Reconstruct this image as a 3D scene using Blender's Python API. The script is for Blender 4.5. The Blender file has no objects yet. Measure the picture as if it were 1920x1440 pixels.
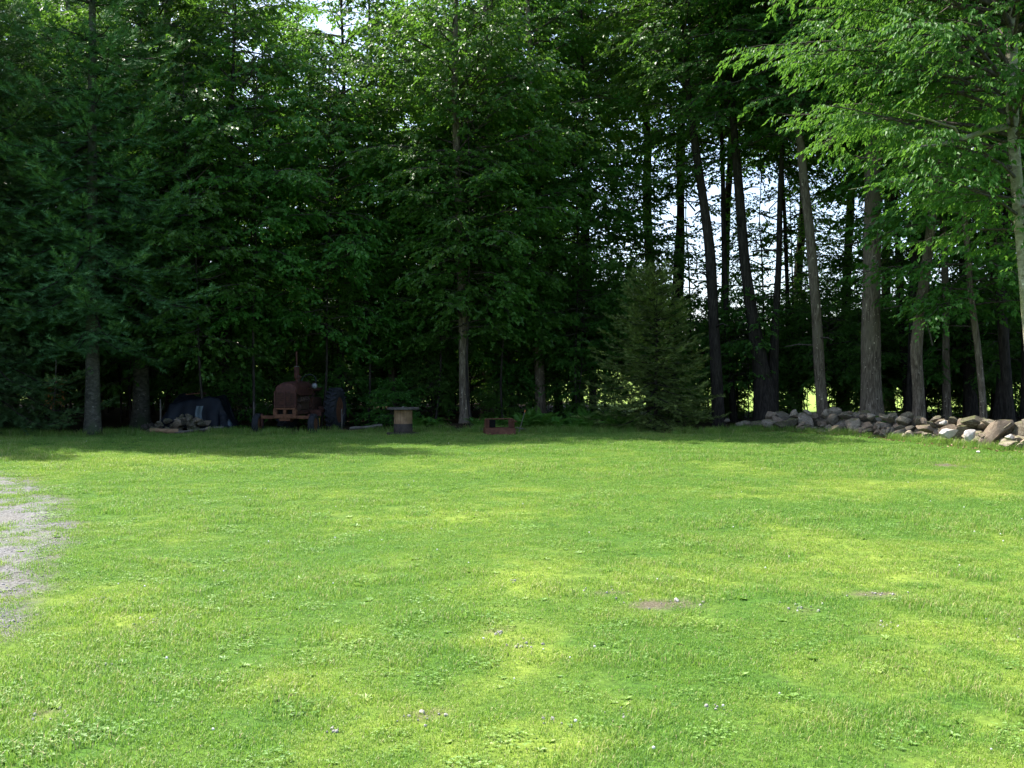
import bpy, bmesh, math, random
import numpy as np
from mathutils import Vector, Matrix

R = math.radians
sc = bpy.context.scene
C = sc.collection

# ------------------------------------------------------------------ camera, sky, sun, exposure
EYE = 1.6; FPX = 2000.0; HOR = 702.0            # eye height, focal length in photo pixels, horizon row
cam = bpy.data.cameras.new('camera'); cam.sensor_width = 36.0; cam.lens = 36.0 * FPX / 1920.0
cam.clip_start = 0.1; cam.clip_end = 3000.0
cam_o = bpy.data.objects.new('camera', cam); C.objects.link(cam_o)
cam_o.location = (0, 0, EYE)
cam_o.rotation_euler = (math.pi / 2 - math.atan((720 - HOR) / FPX), 0, 0)
sc.camera = cam_o

SUN_EL, SUN_AZ = R(54), R(-53)                  # azimuth clockwise from +Y: ahead and to the left
world = bpy.data.worlds.new('World'); sc.world = world; world.use_nodes = True
wn = world.node_tree
sky = wn.nodes.new('ShaderNodeTexSky'); sky.sky_type = 'NISHITA'; sky.sun_disc = False
sky.sun_elevation = SUN_EL; sky.sun_rotation = SUN_AZ
sky.air_density = 0.8; sky.dust_density = 2.2; sky.ozone_density = 1.0
wn.links.new(sky.outputs[0], wn.nodes['Background'].inputs[0])
wn.nodes['Background'].inputs[1].default_value = 0.15
sl = bpy.data.lights.new('sun', 'SUN'); sl.energy = 5.0; sl.angle = R(0.5); sl.color = (1.0, 0.95, 0.86)
so = bpy.data.objects.new('sun', sl); C.objects.link(so)
sdir = Vector((math.sin(SUN_AZ) * math.cos(SUN_EL), math.cos(SUN_AZ) * math.cos(SUN_EL), math.sin(SUN_EL)))
so.rotation_euler = sdir.to_track_quat('Z', 'Y').to_euler(); so.location = sdir * 60
sc.view_settings.view_transform = 'Standard'; sc.view_settings.look = 'None'
sc.view_settings.gamma = 1.0; sc.view_settings.exposure = 1.4
sc.view_settings.use_curve_mapping = False
sc.render.engine = 'CYCLES'
cy = sc.cycles
cy.max_bounces = 6; cy.diffuse_bounces = 3; cy.glossy_bounces = 2; cy.transmission_bounces = 4; cy.transparent_max_bounces = 4
cy.sample_clamp_indirect = 4.0
cy.use_denoising = True

# ------------------------------------------------------------------ helpers
def P(px, py, Y):
    """a point of the place at depth Y that the photograph shows at (px, py)"""
    return np.array([(px - 960) / FPX * Y, Y, EYE - (py - HOR) / FPX * Y])

def G(px, py):
    """the ground point the photograph shows at (px, py)"""
    Y = EYE * FPX / (py - HOR)
    return np.array([(px - 960) / FPX * Y, Y, 0.0])

def _h(ix, iy, s):
    n = (ix.astype(np.int64) * 374761393 + iy.astype(np.int64) * 668265263 + s * 2147483647 + 12345) & 0xffffffff
    n = ((n ^ (n >> 13)) * 1274126177) & 0xffffffff
    return ((n ^ (n >> 16)) & 0xffff) / 65535.0

def vnoise(x, y, s=0):
    x = np.asarray(x, float); y = np.asarray(y, float)
    ix = np.floor(x); iy = np.floor(y); fx = x - ix; fy = y - iy
    fx = fx * fx * (3 - 2 * fx); fy = fy * fy * (3 - 2 * fy)
    a = _h(ix, iy, s); b = _h(ix + 1, iy, s); c = _h(ix, iy + 1, s); d = _h(ix + 1, iy + 1, s)
    return (a + (b - a) * fx) * (1 - fy) + (c + (d - c) * fx) * fy

def fbm(x, y, s=0, o=4):
    t = 0; w = 0.5; n = 0
    for k in range(o):
        t = t + w * vnoise(x * 2 ** k, y * 2 ** k, s + k * 7); n += w; w *= 0.55
    return t / n

def mesh_np(name, verts, faces, mats, midx=None, attrs=None, smooth=False):
    """faces: list of int arrays (n,3) or (n,4); midx: matching list of material indices"""
    me = bpy.data.meshes.new(name)
    verts = np.ascontiguousarray(verts, dtype=np.float32)
    me.vertices.add(len(verts)); me.vertices.foreach_set('co', verts.ravel())
    faces = [np.asarray(f, dtype=np.int32) for f in faces if len(f)]
    if midx is not None:
        midx = [m for m in midx]
    tot = np.concatenate([np.full(len(f), f.shape[1], np.int32) for f in faces])
    loops = np.concatenate([f.ravel() for f in faces])
    me.loops.add(len(loops)); me.loops.foreach_set('vertex_index', loops)
    me.polygons.add(len(tot))
    me.polygons.foreach_set('loop_start', np.concatenate([[0], np.cumsum(tot)[:-1]]).astype(np.int32))
    for m in mats: me.materials.append(m)
    if midx is not None:
        me.polygons.foreach_set('material_index', np.concatenate([np.full(len(f), i, np.int32) for f, i in zip(faces, midx)]))
    if isinstance(smooth, list):
        me.polygons.foreach_set('use_smooth', np.concatenate([np.full(len(f), s, bool) for f, s in zip(faces, smooth)]))
    else:
        me.polygons.foreach_set('use_smooth', np.full(len(tot), bool(smooth)))
    for k, v in (attrs or {}).items():
        a = me.attributes.new(k, 'FLOAT', 'POINT'); a.data.foreach_set('value', np.ascontiguousarray(v, dtype=np.float32))
    me.update(calc_edges=True)
    return me

def obj(name, me, parent=None, loc=None, rot=None, scale=None, link=True):
    o = bpy.data.objects.new(name, me)
    if link: C.objects.link(o)
    if parent is not None: o.parent = parent
    if loc is not None: o.location = loc
    if rot is not None: o.rotation_euler = rot
    if scale is not None: o.scale = scale if hasattr(scale, '__len__') else (scale,) * 3
    return o

def tag(o, label=None, cat=None, group=None, kind=None):
    if label: o['label'] = label
    if cat: o['category'] = cat
    if group: o['group'] = group
    if kind: o['kind'] = kind
    return o

def thing(name, label, cat, loc=(0, 0, 0), rot=(0, 0, 0), group=None, scale=None):
    return tag(obj(name, None, loc=loc, rot=rot, scale=scale), label, cat, group)

def nrm(v):
    return v / np.maximum(np.linalg.norm(v, axis=-1, keepdims=True), 1e-9)

def tubes(paths, radii, n=5, cap=False):
    """paths (N,K,3), radii (N,K) -> verts, quads"""
    paths = np.asarray(paths, float); radii = np.asarray(radii, float)
    N, K, _ = paths.shape
    t = np.empty_like(paths); t[:, 1:-1] = paths[:, 2:] - paths[:, :-2]; t[:, 0] = paths[:, 1] - paths[:, 0]; t[:, -1] = paths[:, -1] - paths[:, -2]
    t = nrm(t)
    main = nrm(paths[:, -1] - paths[:, 0])
    ref = np.where(np.abs(main[:, 2:3]) > 0.8, np.array([[1.0, 0, 0]]), np.array([[0, 0, 1.0]]))[:, None, :]
    u = nrm(np.cross(t, np.broadcast_to(ref, t.shape))); v = np.cross(t, u)
    a = np.arange(n) * 2 * math.pi / n
    ring = paths[:, :, None, :] + radii[:, :, None, None] * (u[:, :, None, :] * np.cos(a)[None, None, :, None] + v[:, :, None, :] * np.sin(a)[None, None, :, None])
    verts = ring.reshape(-1, 3)
    i = np.arange(N)[:, None, None] * K * n; k = np.arange(K - 1)[None, :, None] * n; j = np.arange(n)[None, None, :]
    j2 = (j + 1) % n
    q = np.stack(np.broadcast_arrays(i + k + j, i + k + j2, i + k + n + j2, i + k + n + j), -1).reshape(-1, 4)
    return verts, q

class MB:
    """collects boxes, bars and lathed shapes into one mesh"""
    def __init__(s): s.v = []; s.f = []; s.n = 0
    def add(s, v, f):
        v = np.asarray(v, float)
        for q in f: s.f.append([i + s.n for i in q])
        s.v.append(v); s.n += len(v); return s
    def box(s, c, d, rot=None, taper=1.0):
        x, y, z = [k / 2 for k in d]
        v = np.array([[-x, -y, -z], [x, -y, -z], [x, y, -z], [-x, y, -z], [-x * taper, -y * taper, z], [x * taper, -y * taper, z], [x * taper, y * taper, z], [-x * taper, y * taper, z]])
        if rot is not None: v = v @ np.array(Matrix.Rotation(rot[0], 3, rot[1])).T
        return s.add(v + np.array(c), [(0, 3, 2, 1), (4, 5, 6, 7), (0, 1, 5, 4), (1, 2, 6, 5), (2, 3, 7, 6), (3, 0, 4, 7)])
    def tube(s, path, r, n=10):
        path = np.asarray(path, float); r = np.broadcast_to(np.asarray(r, float), (len(path),))
        v, q = tubes(path[None], r[None], n)
        K = len(path)
        f = [tuple(k) for k in q] + [tuple(range(n))[::-1], tuple(range((K - 1) * n, K * n))]
        return s.add(v, f)
    def lathe(s, prof, n=28, axis='Z', c=(0, 0, 0)):
        """prof: list of (r, h)"""
        a = np.arange(n) * 2 * math.pi / n; K = len(prof)
        v = np.array([[r * math.cos(t), r * math.sin(t), h] for r, h in prof for t in a])
        if axis == 'X': v = v[:, [2, 0, 1]]
        if axis == 'Y': v = v[:, [1, 2, 0]]
        f = [(k * n + j, k * n + (j + 1) % n, (k + 1) * n + (j + 1) % n, (k + 1) * n + j) for k in range(K - 1) for j in range(n)]
        if prof[0][0] > 1e-4 and prof[0] != prof[-1]: f.append(tuple(range(n))[::-1]); f.append(tuple(range((K - 1) * n, K * n)))
        return s.add(v + np.array(c), f)
    def build(s, name, mat, parent=None, bevel=0.0, smooth=False, **k):
        me = bpy.data.meshes.new(name)
        me.from_pydata(np.concatenate(s.v).tolist(), [], s.f); me.materials.append(mat)
        bm = bmesh.new(); bm.from_mesh(me); bmesh.ops.recalc_face_normals(bm, faces=bm.faces)
        if bevel: bmesh.ops.bevel(bm, geom=[e for e in bm.edges if len(e.link_faces) == 2 and e.calc_face_angle(0) > 0.6], offset=bevel, segments=2, affect='EDGES', profile=0.6)
        bm.to_mesh(me); bm.free()
        if smooth: me.shade_smooth()
        if smooth == 'auto': me.set_sharp_from_angle(angle=R(40))
        return obj(name, me, parent, **k)

# ------------------------------------------------------------------ materials
def mat(name):
    m = bpy.data.materials.new(name); m.use_nodes = True
    nt = m.node_tree; b = nt.nodes['Principled BSDF']
    return m, nt, b

def nd(nt, t, **k):
    n = nt.nodes.new(t)
    for a, v in k.items():
        if a in n.inputs.keys(): n.inputs[a].default_value = v
        else: setattr(n, a, v)
    return n

def ramp(nt, src, stops, inter='LINEAR'):
    r = nd(nt, 'ShaderNodeValToRGB'); e = r.color_ramp; e.interpolation = inter
    while len(e.elements) < len(stops): e.elements.new(0.5)
    for el, (p, c) in zip(e.elements, stops): el.position = p; el.color = (*c, 1)
    nt.links.new(src, r.inputs[0]); return r.outputs[0]

def noise(nt, scale, detail=4, rough=0.6, vec=None, dist=0.0):
    n = nd(nt, 'ShaderNodeTexNoise'); n.inputs['Scale'].default_value = scale; n.inputs['Detail'].default_value = detail
    n.inputs['Roughness'].default_value = rough; n.inputs['Distortion'].default_value = dist
    if vec is not None: nt.links.new(vec, n.inputs['Vector'])
    return n.outputs[0]

def mixc(nt, f, a, b, mode='MIX'):
    m = nd(nt, 'ShaderNodeMix', data_type='RGBA', blend_type=mode)
    for s, x in ((0, f), (6, a), (7, b)):
        if isinstance(x, bpy.types.NodeSocket): nt.links.new(x, m.inputs[s])
        elif s == 0: m.inputs[0].default_value = x
        else: m.inputs[s].default_value = (*x, 1)
    return m.outputs[2]

def bump(nt, b, h, strength=0.5, dist=0.02):
    n = nd(nt, 'ShaderNodeBump'); n.inputs['Strength'].default_value = strength; n.inputs['Distance'].default_value = dist
    nt.links.new(h, n.inputs['Height']); nt.links.new(n.outputs[0], b.inputs['Normal'])

def vecmap(nt, kind='Object', scale=(1, 1, 1)):
    t = nd(nt, 'ShaderNodeTexCoord'); m = nd(nt, 'ShaderNodeMapping'); m.inputs['Scale'].default_value = scale
    nt.links.new(t.outputs[kind], m.inputs[0]); return m.outputs[0]

def leaf_mat(name, c0, c1, c2, trans=0.4, tcol=(0.16, 0.30, 0.03), rough=0.5, spec=0.22, instanced=False):
    """per-leaf colour from attribute rnd, per-plant shift from Object Info"""
    m, nt, b = mat(name)
    at = nd(nt, 'ShaderNodeAttribute', attribute_name='rnd')
    oi = nd(nt, 'ShaderNodeObjectInfo')
    col = ramp(nt, at.outputs['Fac'], [(0.0, c0), (0.55, c1), (1.0, c2)])
    hs = nd(nt, 'ShaderNodeHueSaturation')
    mr = nd(nt, 'ShaderNodeMapRange'); mr.inputs[3].default_value = 0.8; mr.inputs[4].default_value = 1.2
    nt.links.new(oi.outputs['Random'], mr.inputs[0]); nt.links.new(mr.outputs[0], hs.inputs['Value'])
    mh = nd(nt, 'ShaderNodeMapRange'); mh.inputs[3].default_value = 0.485; mh.inputs[4].default_value = 0.515
    nt.links.new(oi.outputs['Random'], mh.inputs[0]); nt.links.new(mh.outputs[0], hs.inputs['Hue'])
    nt.links.new(col, hs.inputs['Color'])
    nt.links.new(hs.outputs[0], b.inputs['Base Color'])
    b.inputs['Roughness'].default_value = rough; b.inputs['Specular IOR Level'].default_value = spec
    tr = nd(nt, 'ShaderNodeBsdfTranslucent')
    tc = mixc(nt, 0.65, hs.outputs[0], tcol); nt.links.new(tc, tr.inputs[0])
    mx = nd(nt, 'ShaderNodeMixShader'); mx.inputs[0].default_value = trans
    nt.links.new(b.outputs[0], mx.inputs[1]); nt.links.new(tr.outputs[0], mx.inputs[2])
    nt.links.new(mx.outputs[0], nt.nodes['Material Output'].inputs['Surface'])
    return m

M = {}
M['maple'] = leaf_mat('maple_leaf', (0.030, 0.090, 0.015), (0.056, 0.145, 0.024), (0.100, 0.215, 0.036), tcol=(0.15, 0.33, 0.03))
M['beech'] = leaf_mat('beech_leaf', (0.036, 0.105, 0.016), (0.066, 0.168, 0.026), (0.115, 0.245, 0.042), trans=0.42, tcol=(0.17, 0.36, 0.032), rough=0.42, spec=0.34)
M['birch'] = leaf_mat('birch_leaf', (0.034, 0.098, 0.016), (0.060, 0.152, 0.026), (0.11, 0.225, 0.042), trans=0.42, tcol=(0.16, 0.33, 0.032), spec=0.18)
M['spruce'] = leaf_mat('spruce_needle', (0.040, 0.100, 0.034), (0.092, 0.195, 0.066), (0.23, 0.38, 0.12), trans=0.08, rough=0.75, spec=0.12, tcol=(0.05, 0.12, 0.02))
M['small_spruce'] = leaf_mat('young_spruce_needle', (0.09, 0.14, 0.035), (0.16, 0.225, 0.06), (0.28, 0.34, 0.10), trans=0.1, rough=0.75, spec=0.12, tcol=(0.07, 0.12, 0.02))
M['fern'] = leaf_mat('fern_leaf', (0.06, 0.16, 0.022), (0.09, 0.22, 0.03), (0.13, 0.28, 0.05), trans=0.4, tcol=(0.2, 0.4, 0.04))
M['dead'] = leaf_mat('dead_needle', (0.16, 0.06, 0.015), (0.26, 0.10, 0.025), (0.36, 0.16, 0.04), trans=0.1, tcol=(0.3, 0.12, 0.03))

def bark_mat(name, dark, mid, light, scale=1.0, lichen=None, ridged=True):
    m, nt, b = mat(name)
    v = vecmap(nt, 'Object', (9 * scale, 9 * scale, 1.6 * scale) if ridged else (3 * scale, 3 * scale, 5 * scale))
    n1 = noise(nt, 2.2, 6, 0.65, v, 0.6)
    col = ramp(nt, n1, [(0.32, dark), (0.5, mid), (0.68, light)])
    n3 = noise(nt, 1.3, 4, 0.6, vecmap(nt, 'Object', (1, 1, 0.6)))
    if lichen:
        f = ramp(nt, n3, [(0.48, (0, 0, 0)), (0.62, (1, 1, 1))]); col = mixc(nt, f, col, lichen)
        n4 = noise(nt, 14, 2, 0.5, vecmap(nt, 'Object'))
        f = ramp(nt, n4, [(0.68, (0, 0, 0)), (0.72, (0.8, 0.8, 0.8))]); col = mixc(nt, f, col, tuple(min(1, c * 2.2) for c in light))
    nt.links.new(col, b.inputs['Base Color']); b.inputs['Roughness'].default_value = 0.9; b.inputs['Specular IOR Level'].default_value = 0.15
    bump(nt, b, n1, 0.9, 0.03)
    return m

M['bark'] = bark_mat('maple_bark', (0.045, 0.035, 0.025), (0.14, 0.11, 0.08), (0.29, 0.24, 0.18), lichen=(0.16, 0.135, 0.095))
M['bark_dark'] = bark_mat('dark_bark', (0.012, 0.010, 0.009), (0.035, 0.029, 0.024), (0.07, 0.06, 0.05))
M['bark_pale'] = bark_mat('pale_bark', (0.10, 0.09, 0.06), (0.26, 0.24, 0.18), (0.42, 0.40, 0.33), ridged=False, lichen=(0.22, 0.23, 0.12))
M['bark_spruce'] = bark_mat('spruce_bark', (0.03, 0.03, 0.024), (0.075, 0.07, 0.055), (0.13, 0.125, 0.10), ridged=False, lichen=(0.06, 0.075, 0.04))
M['twig'] = bark_mat('twig_bark', (0.03, 0.025, 0.02), (0.07, 0.06, 0.05), (0.13, 0.11, 0.09))

def plain(name, c0, c1, scale=8, rough=0.8, spec=0.3, metal=0.0, b_s=0.3, detail=6, stops=(0.35, 0.65), coord='Object', bdist=0.01):
    m, nt, b = mat(name); v = vecmap(nt, coord)
    n = noise(nt, scale, detail, 0.65, v, 0.3)
    nt.links.new(ramp(nt, n, [(stops[0], c0), (stops[1], c1)]), b.inputs['Base Color'])
    b.inputs['Roughness'].default_value = rough; b.inputs['Specular IOR Level'].default_value = spec; b.inputs['Metallic'].default_value = metal
    if b_s: bump(nt, b, noise(nt, scale * 4, 5, 0.6, v), b_s, bdist)
    return m

M['rust'] = plain('rusty_red_paint', (0.032, 0.010, 0.008), (0.085, 0.030, 0.020), 9, 0.75, b_s=0.25)
M['rust_light'] = plain('orange_rust', (0.065, 0.025, 0.013), (0.15, 0.064, 0.032), 11, 0.85)
M['box_rust'] = plain('fire_box_rust', (0.08, 0.03, 0.018), (0.17, 0.07, 0.042), 8, 0.8)
M['rust_dark'] = plain('dark_rust', (0.022, 0.011, 0.008), (0.075, 0.03, 0.018), 9, 0.85)
M['tyre'] = plain('old_rubber', (0.012, 0.013, 0.016), (0.03, 0.032, 0.036), 14, 0.85)
M['metal'] = plain('worn_grey_metal', (0.14, 0.13, 0.12), (0.30, 0.29, 0.27), 14, 0.5, metal=0.6)
M['hole'] = plain('dark_interior', (0.004, 0.004, 0.004), (0.008, 0.007, 0.006), 5, 0.95)
M['engine'] = plain('greasy_engine_iron', (0.02, 0.015, 0.012), (0.09, 0.05, 0.035), 12, 0.7)
M['chrome'] = plain('headlight_glass', (0.12, 0.125, 0.13), (0.2, 0.205, 0.21), 4, 0.2, 0.4, 0.0, b_s=0)
M['tarp'] = plain('navy_tarp', (0.003, 0.004, 0.007), (0.006, 0.009, 0.015), 3, 0.6, 0.25)
M['tarp_pale'] = plain('pale_blue_plastic_and_sheen', (0.035, 0.055, 0.07), (0.075, 0.105, 0.125), 4, 0.4, 0.4)
M['wood'] = plain('weathered_plywood', (0.19, 0.115, 0.06), (0.33, 0.21, 0.12), 5, 0.85)
M['wood_grey'] = plain('grey_weathered_boards', (0.06, 0.052, 0.045), (0.125, 0.11, 0.095), 7, 0.85)
M['wood_dark'] = plain('dark_plywood', (0.035, 0.028, 0.024), (0.075, 0.06, 0.048), 6, 0.8)  # darker plywood for the spool's lower drum and bottom disc
M['log_end'] = plain('cut_wood', (0.25, 0.17, 0.09), (0.42, 0.30, 0.17), 12, 0.85)
M['yellow'] = plain('faded_yellow_paint', (0.35, 0.20, 0.02), (0.5, 0.32, 0.04), 9, 0.7)
M['dead_stick'] = plain('barkless_stick', (0.09, 0.077, 0.063), (0.17, 0.15, 0.125), 14, 0.85)
M['orange'] = plain('orange_paint', (0.45, 0.12, 0.03), (0.6, 0.2, 0.05), 12, 0.6)
M['litter'] = leaf_mat('dead_leaf', (0.10, 0.05, 0.022), (0.22, 0.12, 0.06), (0.42, 0.26, 0.15), trans=0.1, tcol=(0.3, 0.18, 0.08))

def stone_mat(name, dark, mid, light, lichen=(0.30, 0.31, 0.24), moss=(0.09, 0.11, 0.03)):
    m, nt, b = mat(name); v = vecmap(nt, 'Object'); oi = nd(nt, 'ShaderNodeObjectInfo')
    n = noise(nt, 3.2, 8, 0.68, v, 0.4)
    col = ramp(nt, n, [(0.28, dark), (0.5, mid), (0.72, light)])
    col = mixc(nt, ramp(nt, noise(nt, 5.5, 4, 0.7, v), [(0.55, (0, 0, 0)), (0.68, (0.75, 0.75, 0.75))]), col, lichen)
    geo = nd(nt, 'ShaderNodeNewGeometry'); sx = nd(nt, 'ShaderNodeSeparateXYZ'); nt.links.new(geo.outputs['Normal'], sx.inputs[0])
    mm = nd(nt, 'ShaderNodeMath', operation='MULTIPLY'); nt.links.new(sx.outputs[2], mm.inputs[0]); nt.links.new(noise(nt, 2.4, 5, 0.7, v), mm.inputs[1])
    col = mixc(nt, ramp(nt, mm.outputs[0], [(0.38, (0, 0, 0)), (0.55, (0.7, 0.7, 0.7))]), col, moss)
    hs = nd(nt, 'ShaderNodeHueSaturation'); mr = nd(nt, 'ShaderNodeMapRange'); mr.inputs[3].default_value = 0.7; mr.inputs[4].default_value = 1.3
    nt.links.new(oi.outputs['Random'], mr.inputs[0]); nt.links.new(mr.outputs[0], hs.inputs['Value']); nt.links.new(col, hs.inputs['Color'])
    nt.links.new(hs.outputs[0], b.inputs['Base Color']); b.inputs['Roughness'].default_value = 0.9; b.inputs['Specular IOR Level'].default_value = 0.2
    bump(nt, b, noise(nt, 14, 7, 0.7, v), 0.6, 0.03)
    return m
M['stone'] = stone_mat('grey_fieldstone', (0.095, 0.075, 0.056), (0.22, 0.182, 0.142), (0.37, 0.32, 0.26))
M['stone_dark'] = stone_mat('dark_mossy_fieldstone', (0.05, 0.042, 0.03), (0.105, 0.088, 0.063), (0.18, 0.155, 0.115))
M['stone_white'] = stone_mat('sunlit_pale_quartz', (0.38, 0.33, 0.30), (0.58, 0.53, 0.50), (0.72, 0.68, 0.66), lichen=(0.5, 0.46, 0.42), moss=(0.3, 0.28, 0.2))
M['stone_tan'] = stone_mat('tan_fieldstone', (0.12, 0.09, 0.066), (0.21, 0.162, 0.122), (0.31, 0.25, 0.195), lichen=(0.36, 0.32, 0.22))

# ------------------------------------------------------------------ the lawn's own pattern (world coordinates)
def spots(lst):
    out = []
    for px, py, rx, ry, s in lst:
        c = G(px, py); y0 = G(px, py - ry)[1]; y1 = G(px, py + ry)[1]
        out.append((c[0], c[1], rx * c[1] / FPX, (y0 - y1) / 2, s))
    return out
DRY_LIT = spots([(985, 1075, 110, 40, 1.0), (970, 1215, 90, 40, 1.1), (660, 1190, 60, 22, .7), (1700, 908, 170, 10, 1.2), (1860, 925, 70, 14, 1.0), (1880, 1010, 60, 30, .7),
             (1650, 1070, 120, 30, .4), (250, 858, 90, 7, .7), (1430, 885, 120, 9, .5), (1760, 1180, 70, 25, .7), (600, 1290, 120, 45, .5), (1480, 1000, 70, 22, .6),  # thin left-hand spot: sunlit yellow painted into the grass colour
             (90, 1350, 40, 22, .9), (1000, 1400, 160, 50, .3), (240, 1160, 40, 16, .8), (650, 1215, 60, 30, .5), (1150, 1080, 90, 30, .5), (1900, 1210, 40, 30, .7), (760, 1060, 60, 12, .5)])
BARE = spots([(1240, 1128, 75, 13, 1.0), (1655, 1112, 52, 9, 1.0), (1490, 1135, 32, 8, .9), (275, 1168, 34, 14, .9), (785, 1346, 40, 12, .9), (90, 1352, 36, 18, .9),
              (985, 1210, 26, 14, .8), (1170, 1345, 26, 12, .7), (1770, 870, 50, 4, .9), (1905, 1185, 24, 20, .8), (1030, 1360, 24, 10, .6), (190, 1250, 40, 8, .5), (960, 1090, 14, 5, .7),
              (15, 1178, 18, 20, 1.0), (170, 1127, 28, 5, .7), (1130, 1105, 40, 8, .6), (940, 1190, 14, 6, .6), (1350, 1330, 24, 8, .6), (620, 1375, 10, 6, .7), (1660, 1170, 22, 7, .6)])
GRAVEL_EDGE = [G(*p)[:2] for p in ((-260, 870), (-60, 876), (30, 888), (80, 914), (136, 952), (132, 985), (105, 1025), (76, 1062), (68, 1095), (36, 1118), (14, 1150), (22, 1185), (-10, 1205), (-200, 1225), (-500, 1290))]
GRAVEL_EDGE = np.array(GRAVEL_EDGE)

def sp_eval(lst, x, y, warp=0.35):
    wx = x + warp * (fbm(x * 1.7, y * 1.7, 51) - .5); wy = y + warp * 2 * (fbm(x * 1.7, y * 1.3, 77) - .5)
    t = np.zeros_like(x)
    for cx, cy_, rx, ry, s in lst:
        t = np.maximum(t, s * np.exp(-0.9 * (((wx - cx) / rx) ** 2 + ((wy - cy_) / ry) ** 2)))
    return t

def in_poly(x, y, poly):
    r = np.zeros(x.shape, bool); n = len(poly)
    for i in range(n):
        x0, y0 = poly[i]; x1, y1 = poly[(i + 1) % n]
        c = ((y0 > y) != (y1 > y)) & (x < (x1 - x0) * (y - y0) / (y1 - y0 + 1e-12) + x0)
        r ^= c
    return r

def poly_dist(x, y, poly):
    """signed distance, positive inside"""
    d = np.full(x.shape, 1e9)
    for i in range(len(poly)):
        ax, ay = poly[i]; bx, by = poly[(i + 1) % len(poly)]
        t = np.clip(((x - ax) * (bx - ax) + (y - ay) * (by - ay)) / ((bx - ax) ** 2 + (by - ay) ** 2 + 1e-9), 0, 1)
        d = np.minimum(d, np.hypot(x - ax - t * (bx - ax), y - ay - t * (by - ay)))
    return np.where(in_poly(x, y, poly), d, -d)

WALL = np.array([(12.6, 15.0), (12.0, 18.6), (11.3, 21.3), (10.7, 23.6), (10.2, 25.6), (9.85, 27.4), (9.1, 29.3), (8.2, 30.2), (7.4, 30.7), (6.75, 31.2)])

def woods_edge(x):
    """depth at which the lawn ends and the wood's floor begins"""
    e = 28.6 + 0.0 * x
    e = np.where(x < -11, 27.6, e); e = np.where((x > -5) & (x < 4), 29.6, e)
    wy = np.interp(x, WALL[::-1, 0], WALL[::-1, 1]); e = np.where(x > 6.5, np.minimum(32.0, wy + 0.1), e)
    return e + 0.7 * (fbm(x * 0.5, x * 0 + 3, 9) - .5)

def ground_z(x, y):
    x = np.asarray(x, float); y = np.asarray(y, float)
    near = np.clip((60 - np.hypot(x, y - 20)) / 30, 0, 1)
    z = near * (0.10 * (fbm(x * 0.22, y * 0.22, 5, 3) - .5) + 0.03 * (fbm(x * 1.1, y * 1.1, 15, 2) - .5))
    return z + 0.14 * np.exp(-(((x + 1.4) / 1.2) ** 2 + ((y - 31.8) / 1.2) ** 2)) * near

# ------------------------------------------------------------------ ground sheet
def axis_pts(lo, hi, step, far_lo, far_hi, mid=None):
    a = list(np.arange(lo, hi + 1e-6, step))
    s = step * 2; v = hi
    while v < far_hi: v += s; a.append(v); s = min(s * 1.25, 160)
    s = step * 2; v = lo
    while v > far_lo: v -= s; a.insert(0, v); s = min(s * 1.25, 160)
    return np.array(a)
gx = axis_pts(-16, 16, 0.15, -1300, 1300); gy = axis_pts(2, 34, 0.15, -300, 1500)
GX, GY = np.meshgrid(gx, gy); fx = GX.ravel(); fy = GY.ravel()

def dry_at(x, y):
    n = fbm(x * 0.55, y * 0.42, 21, 5); n2 = fbm(x * 2.2, y * 1.8, 33, 3); n3 = fbm(x * 7, y * 6, 35, 2)
    return np.clip((.35 + 1.3 * n3) * (sp_eval(DRY_LIT, x, y) * 1.0 + np.clip((n - 0.515) * 2.6, 0, .5)) + (n2 - .5) * .7 + (n3 - .5) * .5, 0, 1)
def bare_at(x, y):
    b = sp_eval(BARE, x, y, 0.3)
    return np.clip((b + 0.9 * (fbm(x * 7, y * 6, 41, 4) - .5) * np.clip(b * 4, 0, 1) - 0.3) * 2.0, 0, 1)
def gravel_at(x, y):
    d = poly_dist(x, y, GRAVEL_EDGE) + 0.5 * (fbm(x * 1.6, y * 1.2, 61, 4) - .5)
    return d
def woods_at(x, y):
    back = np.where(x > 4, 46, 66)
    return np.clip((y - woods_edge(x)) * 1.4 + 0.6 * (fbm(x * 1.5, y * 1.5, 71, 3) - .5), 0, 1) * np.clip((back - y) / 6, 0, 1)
gz = ground_z(fx, fy)
far = np.hypot(fx, fy)
gz = gz + np.where(fy > 70, 30 * np.clip((far - 420) / 500, 0, 1) ** 1.5 * (0.5 + 0.7 * fbm(fx * 0.004, fy * 0.004, 3)), 0)   # the fields rise to a low hill
nxg, nyg = len(gx), len(gy)
ii, jj = np.meshgrid(np.arange(nyg - 1), np.arange(nxg - 1), indexing='ij')
gq = np.stack([ii * nxg + jj, ii * nxg + jj + 1, (ii + 1) * nxg + jj + 1, (ii + 1) * nxg + jj], -1).reshape(-1, 4)

def gravel_colour(nt, v):
    vo = nd(nt, 'ShaderNodeTexVoronoi'); vo.inputs['Scale'].default_value = 55; nt.links.new(v, vo.inputs['Vector'])
    sx = nd(nt, 'ShaderNodeSeparateColor'); nt.links.new(vo.outputs['Color'], sx.inputs[0])
    col = ramp(nt, sx.outputs[0], [(0.0, (0.045, 0.046, 0.047)), (0.5, (0.10, 0.102, 0.104)), (1.0, (0.21, 0.212, 0.215))])
    col = mixc(nt, ramp(nt, noise(nt, 1.4, 5, 0.6, v), [(0.4, (0, 0, 0)), (0.7, (0.5, 0.5, 0.5))]), col, (0.15, 0.14, 0.115))
    return col

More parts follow.
